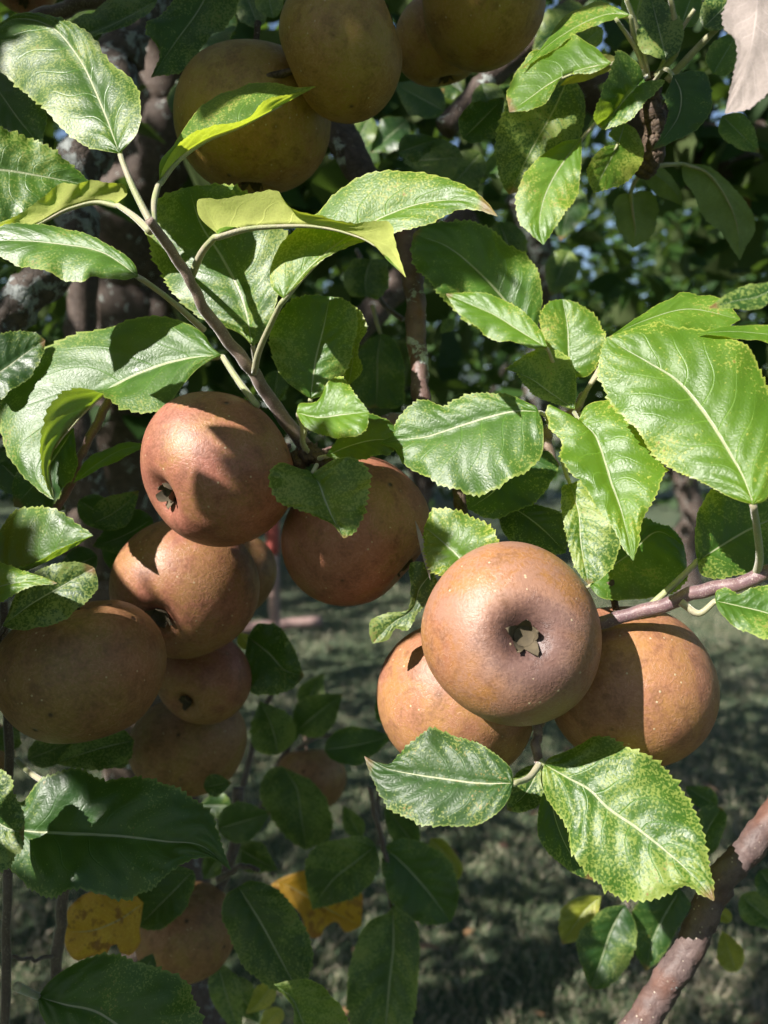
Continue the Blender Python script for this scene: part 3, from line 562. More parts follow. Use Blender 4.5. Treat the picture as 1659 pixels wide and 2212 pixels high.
# ---- the spur at the upper right
S6 = wood('spur', '1398,160 1405,215 1416,270 1412,330 1385,380', .425, .44, 52, 44, M_SPUR, 18, .10, 47, n=46, knots=.12, label='ringed brown spur carrying a tuft of leaves')
leaf(S6, .405, '1361,32 1320,30 1278,42 1231,66 1188,95 1125,150', '1336,20 1292,4 1249,13 1213,42 1186,84', '1328,44 1278,56 1235,80 1190,110', 'f', sx=-.4, sy=.8, cup=.1, pet='1370,80 1392,150', pd=.42, pw=12, label='arched bright leaf beside the topmost apple')
leaf(S6, .395, '1321,136 1260,150 1190,180 1140,215 1100,242', '1294,110 1260,92 1228,76 1180,98 1127,146 1096,190', '1300,150 1217,165 1180,216 1145,238', 'f', sx=-.5, sy=.6, cup=.05, pet='1360,140 1392,165', pd=.42, pw=12, label='shiny curled leaf with ragged margin at the upper spur')
leaf(S6, .405, '1350,135 1300,140 1250,160 1210,185', '1320,120 1270,125', '1320,150 1270,172', 'l', sx=0, sy=-.4, face='U')
leaf(S6, .38, '1390,170 1350,215 1320,250 1290,270', '1380,140 1336,110,-.4 1318,160,-.7 1300,205,-.8 1284,258,-.4', '1400,185 1432,172,-.6 1408,205,-.5 1372,246,-.4 1332,271,-.2 1300,278', 'g', sx=-.2, sy=.2, cup=.35, label='leaf rolled up along both margins in front of the ringed spur', pet='1396,165', pd=.415, wav=.05)
leaf(S6, .385, '1454,162 1470,200 1465,250 1440,290 1409,324', '1448,180 1440,202 1444,252 1425,300', '1494,154 1530,169 1538,216 1523,259 1487,288 1444,311', 'd', sx=.1, sy=.2, cup=.1, pet='1440,150 1410,180', pd=.42, pw=10, label='dark leaf with pointed tip right of the ringed spur')
leaf(S6, .405, '1256,299 1228,335 1195,385 1172,440 1166,500 1174,529', '1217,306 1163,342 1130,389 1116,432 1123,475 1150,508', '1256,324 1253,378 1246,414 1220,461 1188,505', 'f', sx=-.3, sy=.35, cup=.12, pet='1285,268 1330,225 1395,180', pd=.42, pw=10, label='hanging leaf half lit by the sun below the curled leaves')
leaf(S6, .415, '1350,265 1335,310 1310,360 1282,417', '1325,278 1315,290 1338,312 1307,317 1278,346 1271,382', '1375,281 1390,317 1379,360 1357,389 1328,402', 'f', sx=.2, sy=-.15, cup=.1, pet='1355,235 1390,200', pd=.425, pw=9, label='glowing backlit leaf with a bite out of its edge', camber=0)
leaf(S6, .50, '1361,418 1366,460 1372,500 1368,536', '1340,420 1328,440 1336,490 1352,520', '1395,412 1422,454 1408,504 1385,525', 'd', sx=.3, sy=-.3, cup=.1, face='U', pet='1370,395 1400,360', pd=.47)
leaf(S6, .48, '1472,354 1523,372 1560,415 1590,480 1598,562', '1476,384 1501,425 1523,468 1566,511 1588,545', '1523,358 1566,386 1613,446 1632,497 1610,535', 'd', sx=.2, sy=-.3, cup=.1, face='U', pet='1430,357 1400,362', pd=.46, pw=9, label='drooping leaf seen from its dull underside')
leaf(S6, .49, '1395,365 1420,380 1450,405 1475,445', '1405,355 1440,372 1468,410', '1395,390 1420,420 1455,435', 'd', sx=.2, sy=-.3, face='U')
leaf(S6, .275, '1640,-60 1630,60 1610,150 1566,246', '1580,-20 1566,60 1592,95 1588,150 1577,200', '1720,20 1710,120 1660,194 1610,235', 'p', sx=-.4, sy=.3, face='U', cup=.1, label='whitish leaf back close at the upper right corner')
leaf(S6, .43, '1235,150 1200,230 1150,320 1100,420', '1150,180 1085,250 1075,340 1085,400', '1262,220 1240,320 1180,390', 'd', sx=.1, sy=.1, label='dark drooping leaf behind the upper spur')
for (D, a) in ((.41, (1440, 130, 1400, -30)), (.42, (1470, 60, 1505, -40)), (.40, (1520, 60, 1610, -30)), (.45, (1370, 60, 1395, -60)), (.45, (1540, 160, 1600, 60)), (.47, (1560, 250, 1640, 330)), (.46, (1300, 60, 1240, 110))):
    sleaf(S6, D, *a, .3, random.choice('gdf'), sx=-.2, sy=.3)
for a, wd_ in (('1400,170 1385,90 1350,-10', 12), ('1415,165 1462,110 1458,50 1445,-20', 14), ('1420,165 1450,100 1500,20', 11), ('1440,175 1500,110 1565,45', 17), ('1395,165 1375,110 1330,40', 10)):
    wood('leaf_stalk', a, .42, .40, wd_, wd_*.8, M_STALK, 8, 0, 48, S6, n=14, wob=0)
# ---- leaves of the shaded lower left
S7 = wood('twig', '-40,1420 0,1372 30,1335 90,1290', .36, .345, 16, 9, M_TWIG, 10, .02, 49)
leaf(S7, .345, '-40,1262 40,1240 110,1209 160,1182 201,1157', '-20,1180 4,1118 54,1098 90,1100 133,1109 162,1130 187,1147', '-10,1235,-.2 60,1222,-.4 105,1203,-.6 150,1178,-.5 180,1165,-.2', 'g', sx=-.4, sy=.40, cup=0, amp=.07, teeth=22, label='toothed leaf with silvery sheen at the left edge', puck=1.5)
leaf(S7, .318, '-60,1290 20,1262 70,1256 124,1260', '-20,1215 20,1222 54,1235 101,1250', '-40,1330 0,1305 36,1278 72,1266', 'f', sx=-.2, sy=.7, cup=.1)
leaf(S7, .333, '5,1352 60,1310 144,1260 203,1226', '60,1250 100,1225 144,1216 187,1219', '22,1358 47,1362 101,1350 151,1328 194,1292 210,1253', 'd', sx=.1, sy=.3, cup=.2, label='dark toothed leaf resting on the large lower apple', teeth=30)
leaf(S7, .40, '-40,830 20,790 60,760 98,735', '-20,740 40,716 80,722', '0,862 40,830 85,785', 'd', sx=.1, sy=.3)
leaf(S7, .42, '160,925 120,985 80,1040 30,1095', '110,930 60,990 30,1050', '165,980 140,1060 90,1100', 'd', sx=-.3, sy=.3, label='teal shaded leaf under the twisted leaf')
leaf(S7, .42, '158,1044 202,1008 255,975 318,958', '180,1000 216,977 270,957', '202,1020 252,995 300,972', 'g', sx=-.1, sy=.9, cup=.05, label='narrow leaf seen edge-on beside the lit apple')
leaf(S7, .345, '-60,1760 -20,1770 20,1790 52,1800', '-30,1680 0,1667 20,1686 36,1721 48,1750', '-30,1880 0,1879 29,1854 50,1829', 'd', sx=-.2, sy=.3)
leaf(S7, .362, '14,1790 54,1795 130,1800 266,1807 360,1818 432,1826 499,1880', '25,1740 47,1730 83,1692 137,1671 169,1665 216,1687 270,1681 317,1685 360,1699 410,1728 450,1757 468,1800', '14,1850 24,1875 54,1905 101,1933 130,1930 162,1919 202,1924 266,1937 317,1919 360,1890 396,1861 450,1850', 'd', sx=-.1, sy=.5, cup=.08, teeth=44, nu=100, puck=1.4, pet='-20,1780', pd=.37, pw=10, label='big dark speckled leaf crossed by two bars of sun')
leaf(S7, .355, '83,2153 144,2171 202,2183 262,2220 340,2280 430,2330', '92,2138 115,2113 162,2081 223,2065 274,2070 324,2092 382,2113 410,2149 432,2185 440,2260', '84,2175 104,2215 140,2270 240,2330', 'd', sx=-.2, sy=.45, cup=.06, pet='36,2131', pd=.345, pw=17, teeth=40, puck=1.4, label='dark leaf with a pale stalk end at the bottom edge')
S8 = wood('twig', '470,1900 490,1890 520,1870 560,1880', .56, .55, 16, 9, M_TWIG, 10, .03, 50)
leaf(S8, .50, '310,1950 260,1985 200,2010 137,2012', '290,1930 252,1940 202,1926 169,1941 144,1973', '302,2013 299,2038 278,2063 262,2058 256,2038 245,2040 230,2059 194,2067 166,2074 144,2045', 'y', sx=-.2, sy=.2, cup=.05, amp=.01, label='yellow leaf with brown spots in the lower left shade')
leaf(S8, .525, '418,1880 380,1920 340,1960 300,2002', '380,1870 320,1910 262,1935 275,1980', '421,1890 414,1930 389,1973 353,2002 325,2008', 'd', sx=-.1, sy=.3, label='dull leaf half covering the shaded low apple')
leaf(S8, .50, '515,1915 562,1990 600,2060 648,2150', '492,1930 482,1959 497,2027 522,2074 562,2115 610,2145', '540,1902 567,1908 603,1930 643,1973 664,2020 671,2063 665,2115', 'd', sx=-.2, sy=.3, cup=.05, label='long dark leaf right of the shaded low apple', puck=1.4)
leaf(S8, .45, '592,2126 632,2160 650,2200 680,2260', '632,2117 675,2121 711,2142 736,2175 745,2230', '610,2145 632,2170 640,2230', 'g', sx=-.1, sy=.3, cup=.2)
S9 = wood('twig', '820,1700 815,1780 822,1825', .62, .60, 12, 9, M_TWIG, 8, .02, 51)
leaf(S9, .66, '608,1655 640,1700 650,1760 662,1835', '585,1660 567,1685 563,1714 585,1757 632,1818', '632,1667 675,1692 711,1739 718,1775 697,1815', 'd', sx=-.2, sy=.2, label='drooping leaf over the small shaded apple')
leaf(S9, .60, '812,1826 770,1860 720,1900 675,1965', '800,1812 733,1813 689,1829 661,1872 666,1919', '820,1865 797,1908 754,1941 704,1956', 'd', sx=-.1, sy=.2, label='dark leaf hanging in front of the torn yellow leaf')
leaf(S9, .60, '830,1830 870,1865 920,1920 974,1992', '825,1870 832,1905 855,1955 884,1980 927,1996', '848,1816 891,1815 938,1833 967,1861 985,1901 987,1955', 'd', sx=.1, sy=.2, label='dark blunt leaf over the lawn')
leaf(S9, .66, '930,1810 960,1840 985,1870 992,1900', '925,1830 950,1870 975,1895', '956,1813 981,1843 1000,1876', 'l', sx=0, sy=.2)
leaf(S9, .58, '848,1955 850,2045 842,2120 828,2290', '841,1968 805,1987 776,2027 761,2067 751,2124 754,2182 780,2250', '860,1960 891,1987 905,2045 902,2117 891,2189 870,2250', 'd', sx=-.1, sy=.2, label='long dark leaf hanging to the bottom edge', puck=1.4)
leaf(S9, .66, '600,1900 660,1935 710,1965 780,2000', '585,1912 620,1945 650,1975 671,2025 689,2023 704,2002 725,1991 747,2013', '625,1890 661,1879 720,1890 779,1930 783,1966', 'y', sx=-.2, sy=.2, amp=.01, label='torn yellow leaf behind the dark leaves')
for a in ((.70, 700, 1830, 665, 1740), (.70, 780, 1810, 740, 1740), (.68, 900, 1830, 830, 1740), (.62, 950, 1760, 1000, 1690)):
    sleaf(S9, *a, .27)
# ---- leaves by the thick branch, low right
S10 = wood('twig', '1300,1880 1340,1920 1360,1960', .56, .56, 12, 8, M_TWIG, 8, .02, 52)
leaf(S10, .56, '1300,1935 1270,1960 1240,2000 1215,2040', '1250,1938 1216,1965 1208,2005', '1290,1975 1260,2030 1235,2035', 'l', sx=-.1, sy=.3)
leaf(S10, .55, '1350,1955 1320,2010 1300,2070 1275,2135', '1310,1960 1270,1995 1250,2030 1262,2100', '1368,1985 1374,2020 1364,2065 1335,2110 1300,2135', 'd', sx=-.1, sy=.2, label='dark leaf hanging low over the lawn by the thick branch')
leaf(S10, .56, '1470,1920 1440,1970 1410,2030 1395,2098', '1420,1920 1375,1950 1362,1990 1375,2060', '1490,1950 1465,2000 1425,2070', 'd', sx=-.1, sy=.2)
leaf(S10, .56, '1500,1860 1520,1810 1535,1780 1560,1745', '1490,1820 1500,1770 1530,1740', '1530,1850 1560,1800 1570,1765', 'd', sx=-.4, sy=.3)
for a, m in (((.6, 1600, 1935, 1690, 2010), 'd'), ((.62, 1580, 1990, 1540, 1960), 'l'), ((.6, 1640, 1880, 1700, 1960), 'd'), ((.62, 1590, 2100, 1560, 2010), 'l'), ((.6, 1550, 1740, 1480, 1700), 'd')):
    sleaf(S10, *a, .3, m)
# ---- upper left
S11 = wood('twig', '-60,240 -20,300 -40,380', .40, .40, 14, 12, M_TWIG, 8, .02, 53)
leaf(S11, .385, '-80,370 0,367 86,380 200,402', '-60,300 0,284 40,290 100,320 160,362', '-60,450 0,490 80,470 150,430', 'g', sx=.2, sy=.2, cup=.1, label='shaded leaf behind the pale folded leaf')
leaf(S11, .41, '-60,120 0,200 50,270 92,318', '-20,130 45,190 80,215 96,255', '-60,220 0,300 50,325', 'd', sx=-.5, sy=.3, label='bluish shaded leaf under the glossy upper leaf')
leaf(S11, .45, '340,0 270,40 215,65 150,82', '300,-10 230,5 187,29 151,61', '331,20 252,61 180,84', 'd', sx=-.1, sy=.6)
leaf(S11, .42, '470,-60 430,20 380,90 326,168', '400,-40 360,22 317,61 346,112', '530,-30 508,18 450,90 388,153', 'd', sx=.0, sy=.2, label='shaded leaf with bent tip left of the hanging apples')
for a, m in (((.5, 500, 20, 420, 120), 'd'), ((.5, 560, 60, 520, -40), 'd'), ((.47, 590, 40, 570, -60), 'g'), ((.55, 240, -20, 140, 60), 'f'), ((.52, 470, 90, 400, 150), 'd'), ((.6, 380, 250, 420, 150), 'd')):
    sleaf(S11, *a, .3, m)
# ---- leaves behind the branches of the middle
S12 = wood('twig', '870,690 830,660 800,600 770,540', .56, .6, 12, 10, M_TWIG, 8, .03, 54)
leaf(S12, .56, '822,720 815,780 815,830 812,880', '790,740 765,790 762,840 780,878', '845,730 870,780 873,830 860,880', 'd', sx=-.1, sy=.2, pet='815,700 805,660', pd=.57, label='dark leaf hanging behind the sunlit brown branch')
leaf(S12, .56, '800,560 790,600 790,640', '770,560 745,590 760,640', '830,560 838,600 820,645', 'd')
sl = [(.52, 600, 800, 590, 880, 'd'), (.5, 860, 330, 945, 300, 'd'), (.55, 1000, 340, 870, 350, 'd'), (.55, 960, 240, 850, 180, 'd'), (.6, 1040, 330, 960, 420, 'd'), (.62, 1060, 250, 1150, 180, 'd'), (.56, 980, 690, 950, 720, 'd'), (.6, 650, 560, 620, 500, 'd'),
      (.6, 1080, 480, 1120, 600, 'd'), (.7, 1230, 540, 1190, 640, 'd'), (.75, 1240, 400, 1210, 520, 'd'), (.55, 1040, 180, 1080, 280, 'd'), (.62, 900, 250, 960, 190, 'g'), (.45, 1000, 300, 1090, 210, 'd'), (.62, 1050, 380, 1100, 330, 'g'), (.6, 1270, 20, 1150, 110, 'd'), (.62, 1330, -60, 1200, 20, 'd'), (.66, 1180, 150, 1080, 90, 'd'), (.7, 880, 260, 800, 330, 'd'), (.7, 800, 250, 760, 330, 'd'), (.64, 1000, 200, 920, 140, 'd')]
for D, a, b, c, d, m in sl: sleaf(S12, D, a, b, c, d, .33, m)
# ---- leaves filling the shaded left and lower left
S13 = wood('twig', '560,1350 600,1440 560,1560 520,1720', .70, .66, 12, 14, M_TWIG, 8, .03, 55)
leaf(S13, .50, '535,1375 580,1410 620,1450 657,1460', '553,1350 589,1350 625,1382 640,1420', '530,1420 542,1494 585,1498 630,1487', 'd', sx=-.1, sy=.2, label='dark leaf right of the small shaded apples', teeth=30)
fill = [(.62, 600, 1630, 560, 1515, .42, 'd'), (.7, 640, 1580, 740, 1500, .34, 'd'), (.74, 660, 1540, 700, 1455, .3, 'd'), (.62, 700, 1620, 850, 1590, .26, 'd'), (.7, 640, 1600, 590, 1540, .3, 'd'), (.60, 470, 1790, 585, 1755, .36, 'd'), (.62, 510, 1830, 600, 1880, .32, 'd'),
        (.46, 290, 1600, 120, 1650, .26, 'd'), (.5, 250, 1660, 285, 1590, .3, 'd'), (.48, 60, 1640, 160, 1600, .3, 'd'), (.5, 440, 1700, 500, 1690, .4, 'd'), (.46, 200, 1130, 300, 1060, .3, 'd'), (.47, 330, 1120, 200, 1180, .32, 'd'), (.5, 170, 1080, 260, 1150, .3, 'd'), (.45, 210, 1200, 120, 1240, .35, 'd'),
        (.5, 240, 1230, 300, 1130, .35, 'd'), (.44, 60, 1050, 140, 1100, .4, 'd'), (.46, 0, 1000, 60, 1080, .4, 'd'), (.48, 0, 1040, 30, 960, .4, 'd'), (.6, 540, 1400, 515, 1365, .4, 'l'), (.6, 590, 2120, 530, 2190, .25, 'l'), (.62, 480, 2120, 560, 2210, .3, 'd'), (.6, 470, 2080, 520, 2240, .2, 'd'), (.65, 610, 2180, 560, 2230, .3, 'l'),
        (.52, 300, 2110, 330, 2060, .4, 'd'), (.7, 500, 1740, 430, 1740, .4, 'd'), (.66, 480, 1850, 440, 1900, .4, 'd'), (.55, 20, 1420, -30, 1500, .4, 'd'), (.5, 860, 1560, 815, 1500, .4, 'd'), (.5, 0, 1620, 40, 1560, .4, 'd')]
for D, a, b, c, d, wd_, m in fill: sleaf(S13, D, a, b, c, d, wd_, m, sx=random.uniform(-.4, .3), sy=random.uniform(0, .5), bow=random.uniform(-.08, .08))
# stalk of the left twig
wood('leaf_stalk', '36,1640 60,1665 100,1692', .40, .375, 12, 11, M_STALK, 8, 0, 56, S7, n=12, wob=0)

# ------------------------------------------------------------------ apples
def apple(x, y, rpx, D, cal, mat, label, seed, obl=0.9, stem_len=0.35, lop=0.10, spin=0.0):
    """cal: direction of the blossom end as (right, up, towards the viewer)"""
    r_ = np.random.default_rng(seed); rad = rpx/FPX*D
    c = P(x, y, D); ax = (RT*cal[0] + UP*cal[1] - FWD*cal[2]).normalized()
    q = (-ax).to_track_quat('Z', 'Y') @ Quaternion((0, 0, 1), spin)
    e = empty('apple', c, label, 'apple', 'russet apples hanging on the tree'); e.rotation_mode = 'QUATERNION'; e.rotation_quaternion = q
    nphi, nth = 56, 80
    phi = np.linspace(0, np.pi, nphi+1); th = np.linspace(0, 2*np.pi, nth, endpoint=False)
    PH, TH = np.meshgrid(phi, th, indexing='ij')
    sn = np.sin(PH); cs = np.cos(PH)
    rr = sn**0.93; z = cs*obl
    # narrower towards the blossom end, hollows at both poles
    rr = rr*(1 + 0.035*cs)
    z = z - 0.30*np.exp(-(rr/0.24)**2)*(cs > 0)*1.0 - 0.05*np.exp(-(rr/.5)**2)*(cs > 0) + 0.20*np.exp(-(rr/0.25)**2)*(cs < 0) + 0.05*np.exp(-(rr/.48)**2)*(cs < 0)
    p5 = r_.uniform(0, 6.3); lobe = 0.022*np.cos(5*TH+p5)*np.clip(-cs, 0, 1)**2*sn + lop*.5*np.cos(TH+p5*2)*sn + 0.015*np.cos(2*TH+p5*3)*sn + 0.012*np.cos(3*TH+p5)*sn*cs
    lobe = lobe + .014*np.sin(2.3*TH*0+3.1*np.cos(TH+p5)*sn+2.2*cs+p5) + .010*np.sin(4*np.sin(TH*1.0+p5*1.7)*sn+3*cs)*sn
    rr = rr*(1+lobe); z = z + lop*.4*np.cos(TH+p5*1.3)*rr
    V = np.stack([rr*np.cos(TH), rr*np.sin(TH), z], -1).reshape(-1, 3)*rad
    F = [(i*nth+j, (i+1)*nth+j, (i+1)*nth+(j+1) % nth, i*nth+(j+1) % nth) for i in range(nphi) for j in range(nth)]
    def part(name, V, F, m):
        me = bpy.data.meshes.new(name); me.from_pydata(np.asarray(V).tolist(), [], [list(map(int, f)) for f in F]); me.materials.append(m)
        me.polygons.foreach_set('use_smooth', [True]*len(me.polygons)); o = bpy.data.objects.new(name, me); COL.objects.link(o); o.parent = e; return o
    bd = part('skin', V, F, M_APPLE[mat])
    bm = bmesh.new(); bm.from_mesh(bd.data); bmesh.ops.remove_doubles(bm, verts=bm.verts, dist=1e-6); bm.to_mesh(bd.data); bm.free()
    for p in bd.data.polygons: p.use_smooth = True
    # stalk
    t = np.linspace(0, 1, 10); top = obl - .36
    path = np.stack([.10*t**2*math.cos(p5), .10*t**2*math.sin(p5), top + t*(stem_len+.3)], -1)*rad
    Vs, Fs = tube_geo(path, np.linspace(.0014, .0019, 10), 8, .04, seed); part('stem', Vs, Fs, M_SPUR)
    # dried sepals round the eye
    cz = -obl + .215; Vc, Fc = [], []
    for k in range(5):
        a = 2*np.pi*k/5 + p5; d = np.array([math.cos(a), math.sin(a), 0]); s2 = np.array([-math.sin(a), math.cos(a), 0])
        curl = r_.uniform(.1, 1.5); base = len(Vc); hh = r_.uniform(.11, .17); tw = r_.normal(0, .03)
        for i, tt in enumerate(np.linspace(0, 1, 6)):
            r0 = .095 + .035*math.sin(tt*2.6) + .09*curl*tt**1.6; zz = cz + .02 - hh*math.sin(tt*1.9); wd_ = .088*(1-tt)**.75 + .004
            for sgn in (-1, 0, 1): Vc.append((d*(r0 - .018*abs(sgn)) + s2*(sgn*wd_ + tw*tt*tt))*rad + np.array([0, 0, (zz + r_.normal(0, .006))*rad]))
        for i in range(5):
            for j in range(2): Fc.append((base+i*3+j, base+i*3+j+1, base+i*3+j+4, base+i*3+j+3))
    nb = len(Vc); Vc.append(np.array([0, 0, cz+.03])*rad)
    ring = [np.array([.11*math.cos(a), .11*math.sin(a), cz-.015])*rad for a in np.linspace(0, 2*np.pi, 12, endpoint=False)]
    Vc += ring; Fc += [(nb, nb+1+j, nb+1+(j+1) % 12) for j in range(12)]
    part('calyx', np.array(Vc), Fc, M_CALYX)
    return e
apple(472, 1022, 172, .385, (-.70, -.36, .60), 'russet', 'sunlit russet apple with its dark eye turned left', 101)
apple(773, 1146, 167, .412, (.80, -.62, .16), 'russet', 'russet apple under the heart-shaped leaf with eye at lower right', 102)
apple(395, 1275, 156, .445, (-.20, -.40, .90), 'russet', 'apple with a toothed leaf shadow across its eye', 103)
apple(506, 1245, 94, .535, (.2, -.6, -.7), 'olive', 'apple mostly hidden behind the one with the leaf shadow', 104)
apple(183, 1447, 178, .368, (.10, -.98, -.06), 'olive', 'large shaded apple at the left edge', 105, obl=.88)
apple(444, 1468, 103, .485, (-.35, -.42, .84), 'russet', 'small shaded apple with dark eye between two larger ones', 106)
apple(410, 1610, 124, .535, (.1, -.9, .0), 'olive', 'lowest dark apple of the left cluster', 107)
apple(1104, 1378, 193, .336, (.05, .18, .98), 'bloom', 'front apple with dusty bloom, its open eye facing the viewer', 108, obl=.86)
apple(984, 1514, 172, .393, (-.3, -.95, .0), 'gold', 'golden apple below and left of the front apple', 109, obl=.95)
apple(1350, 1480, 179, .378, (.12, -.98, -.05), 'gold', 'big golden shoulder apple under the purple twig', 110, obl=1.0)
apple(548, 264, 170, .437, (-.05, -.97, -.2), 'gild', 'shaded apple behind the upright folded leaf', 111)
apple(738, 98, 147, .392, (.88, .38, .15), 'gild', 'shaded apple at the top with eye turned to its neighbour', 112)
apple(1045, -35, 164, .425, (.98, .05, .1), 'gild', 'olive apple cut off by the top edge', 113)
apple(955, 85, 103, .465, (.1, -.8, -.2), 'gild', 'dark apple peeping out between the two top apples', 114)
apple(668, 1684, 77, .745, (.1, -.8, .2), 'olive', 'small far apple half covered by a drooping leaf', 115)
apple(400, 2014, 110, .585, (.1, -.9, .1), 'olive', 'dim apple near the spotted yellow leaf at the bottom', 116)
apple(48, -48, 76, .50, (.1, -.9, .1), 'russet', 'reddish apple just entering at the upper left corner', 117)
apple(1642, 436, 36, 1.25, (0, -.9, .1), 'gold', 'tiny sunlit apple far off at the right edge', 118)
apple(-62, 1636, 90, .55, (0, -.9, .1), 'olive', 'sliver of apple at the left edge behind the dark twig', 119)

# ------------------------------------------------------------------ the rest of the crown (shade) and the trees beyond
def leaf_mass(name, pos, size, mat, parent=None, origin=(0, 0, 0), seed=1, flat=0.5):
    """many small folded leaves, one mesh"""
    r_ = np.random.default_rng(seed); n = len(pos)
    nrm = r_.normal(0, 1, (n, 3)); nrm[:, 2] = np.abs(nrm[:, 2]) + flat; nrm /= np.linalg.norm(nrm, axis=1)[:, None]
    ax = r_.normal(0, 1, (n, 3)); ax[:, 2] -= .4; ax -= nrm*np.sum(ax*nrm, 1)[:, None]; ax /= np.linalg.norm(ax, axis=1)[:, None]
    sd_ = np.cross(nrm, ax); L = size*(.65+.7*r_.random(n))[:, None]; W = L*(.28+.08*r_.random(n)[:, None])
    up = nrm*L*.07
    b = pos - ax*L*.5
    V = np.stack([b, b+ax*L*.28+sd_*W+up, b+ax*L*.66+sd_*W*.8+up*.6, b+ax*L-up*1.5, b+ax*L*.66-sd_*W*.8+up*.6, b+ax*L*.28-sd_*W+up, b+ax*L*.3, b+ax*L*.66-up*.3], 1)
    uvp = np.array([[0, .5], [.28, 1], [.66, .95], [1, .5], [.66, .05], [.28, 0], [.3, .5], [.66, .5]])
    k = (np.arange(n)*8)[:, None]
    tri = np.concatenate([k+np.array([0, 6, 1]), k+np.array([0, 5, 6]), k+np.array([7, 3, 2]), k+np.array([7, 4, 3])])
    quad = np.concatenate([k+np.array([6, 7, 2, 1]), k+np.array([5, 4, 7, 6])])
    V = V.reshape(-1, 3) - np.array(origin)
    me = bpy.data.meshes.new(name); me.vertices.add(len(V)); me.vertices.foreach_set('co', V.ravel())
    li = np.concatenate([tri.ravel(), quad.ravel()]); me.loops.add(len(li)); me.loops.foreach_set('vertex_index', li)
    st = np.concatenate([np.arange(len(tri))*3, len(tri)*3+np.arange(len(quad))*4]); me.polygons.add(len(st)); me.polygons.foreach_set('loop_start', st)
    me.update(calc_edges=True)
    l = me.uv_layers.new(name='UVMap'); l.data.foreach_set('uv', np.tile(uvp, (n, 1))[li].ravel())
    me.polygons.foreach_set('use_smooth', np.ones(len(st), bool)); me.materials.append(mat)
    o = bpy.data.objects.new(name, me); COL.objects.link(o); WLOC[o.name] = Vector(origin)
    if parent is not None: o.parent = parent; o.location = Vector(origin)-WLOC[parent.name]
    else: o.location = Vector(origin)
    return o

# where the sun comes through the crown: spots that are lit in the photograph (x, y, depth, radius m)
LIT = [(395, 990, .37, .026), (390, 930, .37, .02), (375, 1080, .37, .018), (450, 1250, .42, .016), (1100, 1350, .32, .055), (950, 1500, .37, .035), (1440, 1480, .37, .045), (1440, 1380, .37, .035),
       (150, 150, .345, .05), (60, 100, .345, .05), (230, 250, .345, .04), (480, 230, .36, .028), (600, 210, .36, .02), (150, 440, .345, .045), (40, 480, .345, .04), (150, 550, .33, .05), (260, 570, .33, .03),
       (560, 600, .40, .04), (480, 660, .40, .03), (600, 450, .31, .05), (750, 480, .31, .05), (850, 420, .34, .05), (950, 420, .34, .04), (680, 540, .34, .05), (100, 850, .38, .05), (300, 840, .38, .05), (60, 970, .38, .04),
       (730, 890, .36, .03), (775, 720, .40, .02), (1000, 990, .36, .04), (1120, 960, .36, .03), (1300, 980, .33, .05), (1370, 1040, .33, .04), (1280, 1110, .35, .02), (1450, 760, .31, .06), (1400, 860, .31, .05), (1560, 850, .31, .06), (1580, 980, .31, .05),
       (1450, 690, .34, .04), (1080, 700, .40, .04), (1250, 740, .40, .03), (1180, 780, .38, .03), (1000, 1170, .35, .03), (1350, 1660, .33, .04), (1280, 1720, .33, .04), (1400, 1780, .33, .05), (1480, 1880, .33, .03), (1010, 1720, .34, .03), (920, 1690, .34, .02),
       (1250, 40, .40, .035), (1180, 150, .39, .035), (1310, 200, .38, .02), (1180, 450, .40, .03), (1150, 400, .40, .025), (1330, 360, .41, .03), (1610, 100, .27, .05), (1500, 2030, .35, .035), (1440, 2120, .35, .03), (1380, 1325, .35, .02), (900, 760, .42, .025), (150, 1140, .34, .02), (70, 1770, .36, .028), (115, 1760, .36, .022), (400, 600, .35, .03), (345, 430, .33, .03), (640, 1260, .40, .012), (1560, 700, .32, .03), (60, 1240, .32, .02), (1600, 1280, .33, .02)]
LP = np.array([Pn((a, b), d) for a, b, d, r in LIT]); LR = np.array([r for *_, r in LIT])
def blocked_corridor(p, k=1.0):
    bad = np.zeros(len(p), bool)
    for q, r in zip(LP, LR):
        v = p - q; t = v @ SUNn; dist = np.linalg.norm(v - t[:, None]*SUNn, axis=1)
        bad |= (t > -0.02) & (dist < r*k + 0.03)
    return bad
def in_view(p, m=60):
    q, d = pix(p)
    return (d > 0) & (q[:, 0] > -m) & (q[:, 0] < WPX+m) & (q[:, 1] > -m) & (q[:, 1] < HPX+m), q, d
def fbm(p, f, seed):
    r_ = np.random.default_rng(seed); s = 0
    for k in range(5):
        v = r_.normal(0, 1, 3); v /= np.linalg.norm(v); s = s + np.sin((p @ v)*f*(1+.5*k) + r_.uniform(0, 6.3))
    return s/5
r_ = np.random.default_rng(21)
# the crown around and above the viewer
n = 60000
pos = np.stack([r_.uniform(-4.2, 2.2, n), r_.uniform(-1.6, 4.2, n), r_.uniform(1.15, 3.9, n)], -1)
ctr = np.array([-1.0, 1.2, 2.3]); rel = (pos-ctr)/np.array([3.2, 3.0, 1.55]); inside = np.sum(rel**2, 1) < 1
keep = inside & (fbm(pos, 5.5, 5) + .5*fbm(pos, 13, 6) > -0.02)
iv, q, d = in_view(pos)
keep &= ~(iv & ((d < .62) | ((d < 1.15) & (q[:, 1] > 480)) | (q[:, 1] > 900)))
keep &= ~(iv & (d < 2.6) & (r_.random(n) > .9))
keep &= np.linalg.norm(pos-CAMn, axis=1) > .28
keep &= ~blocked_corridor(pos)
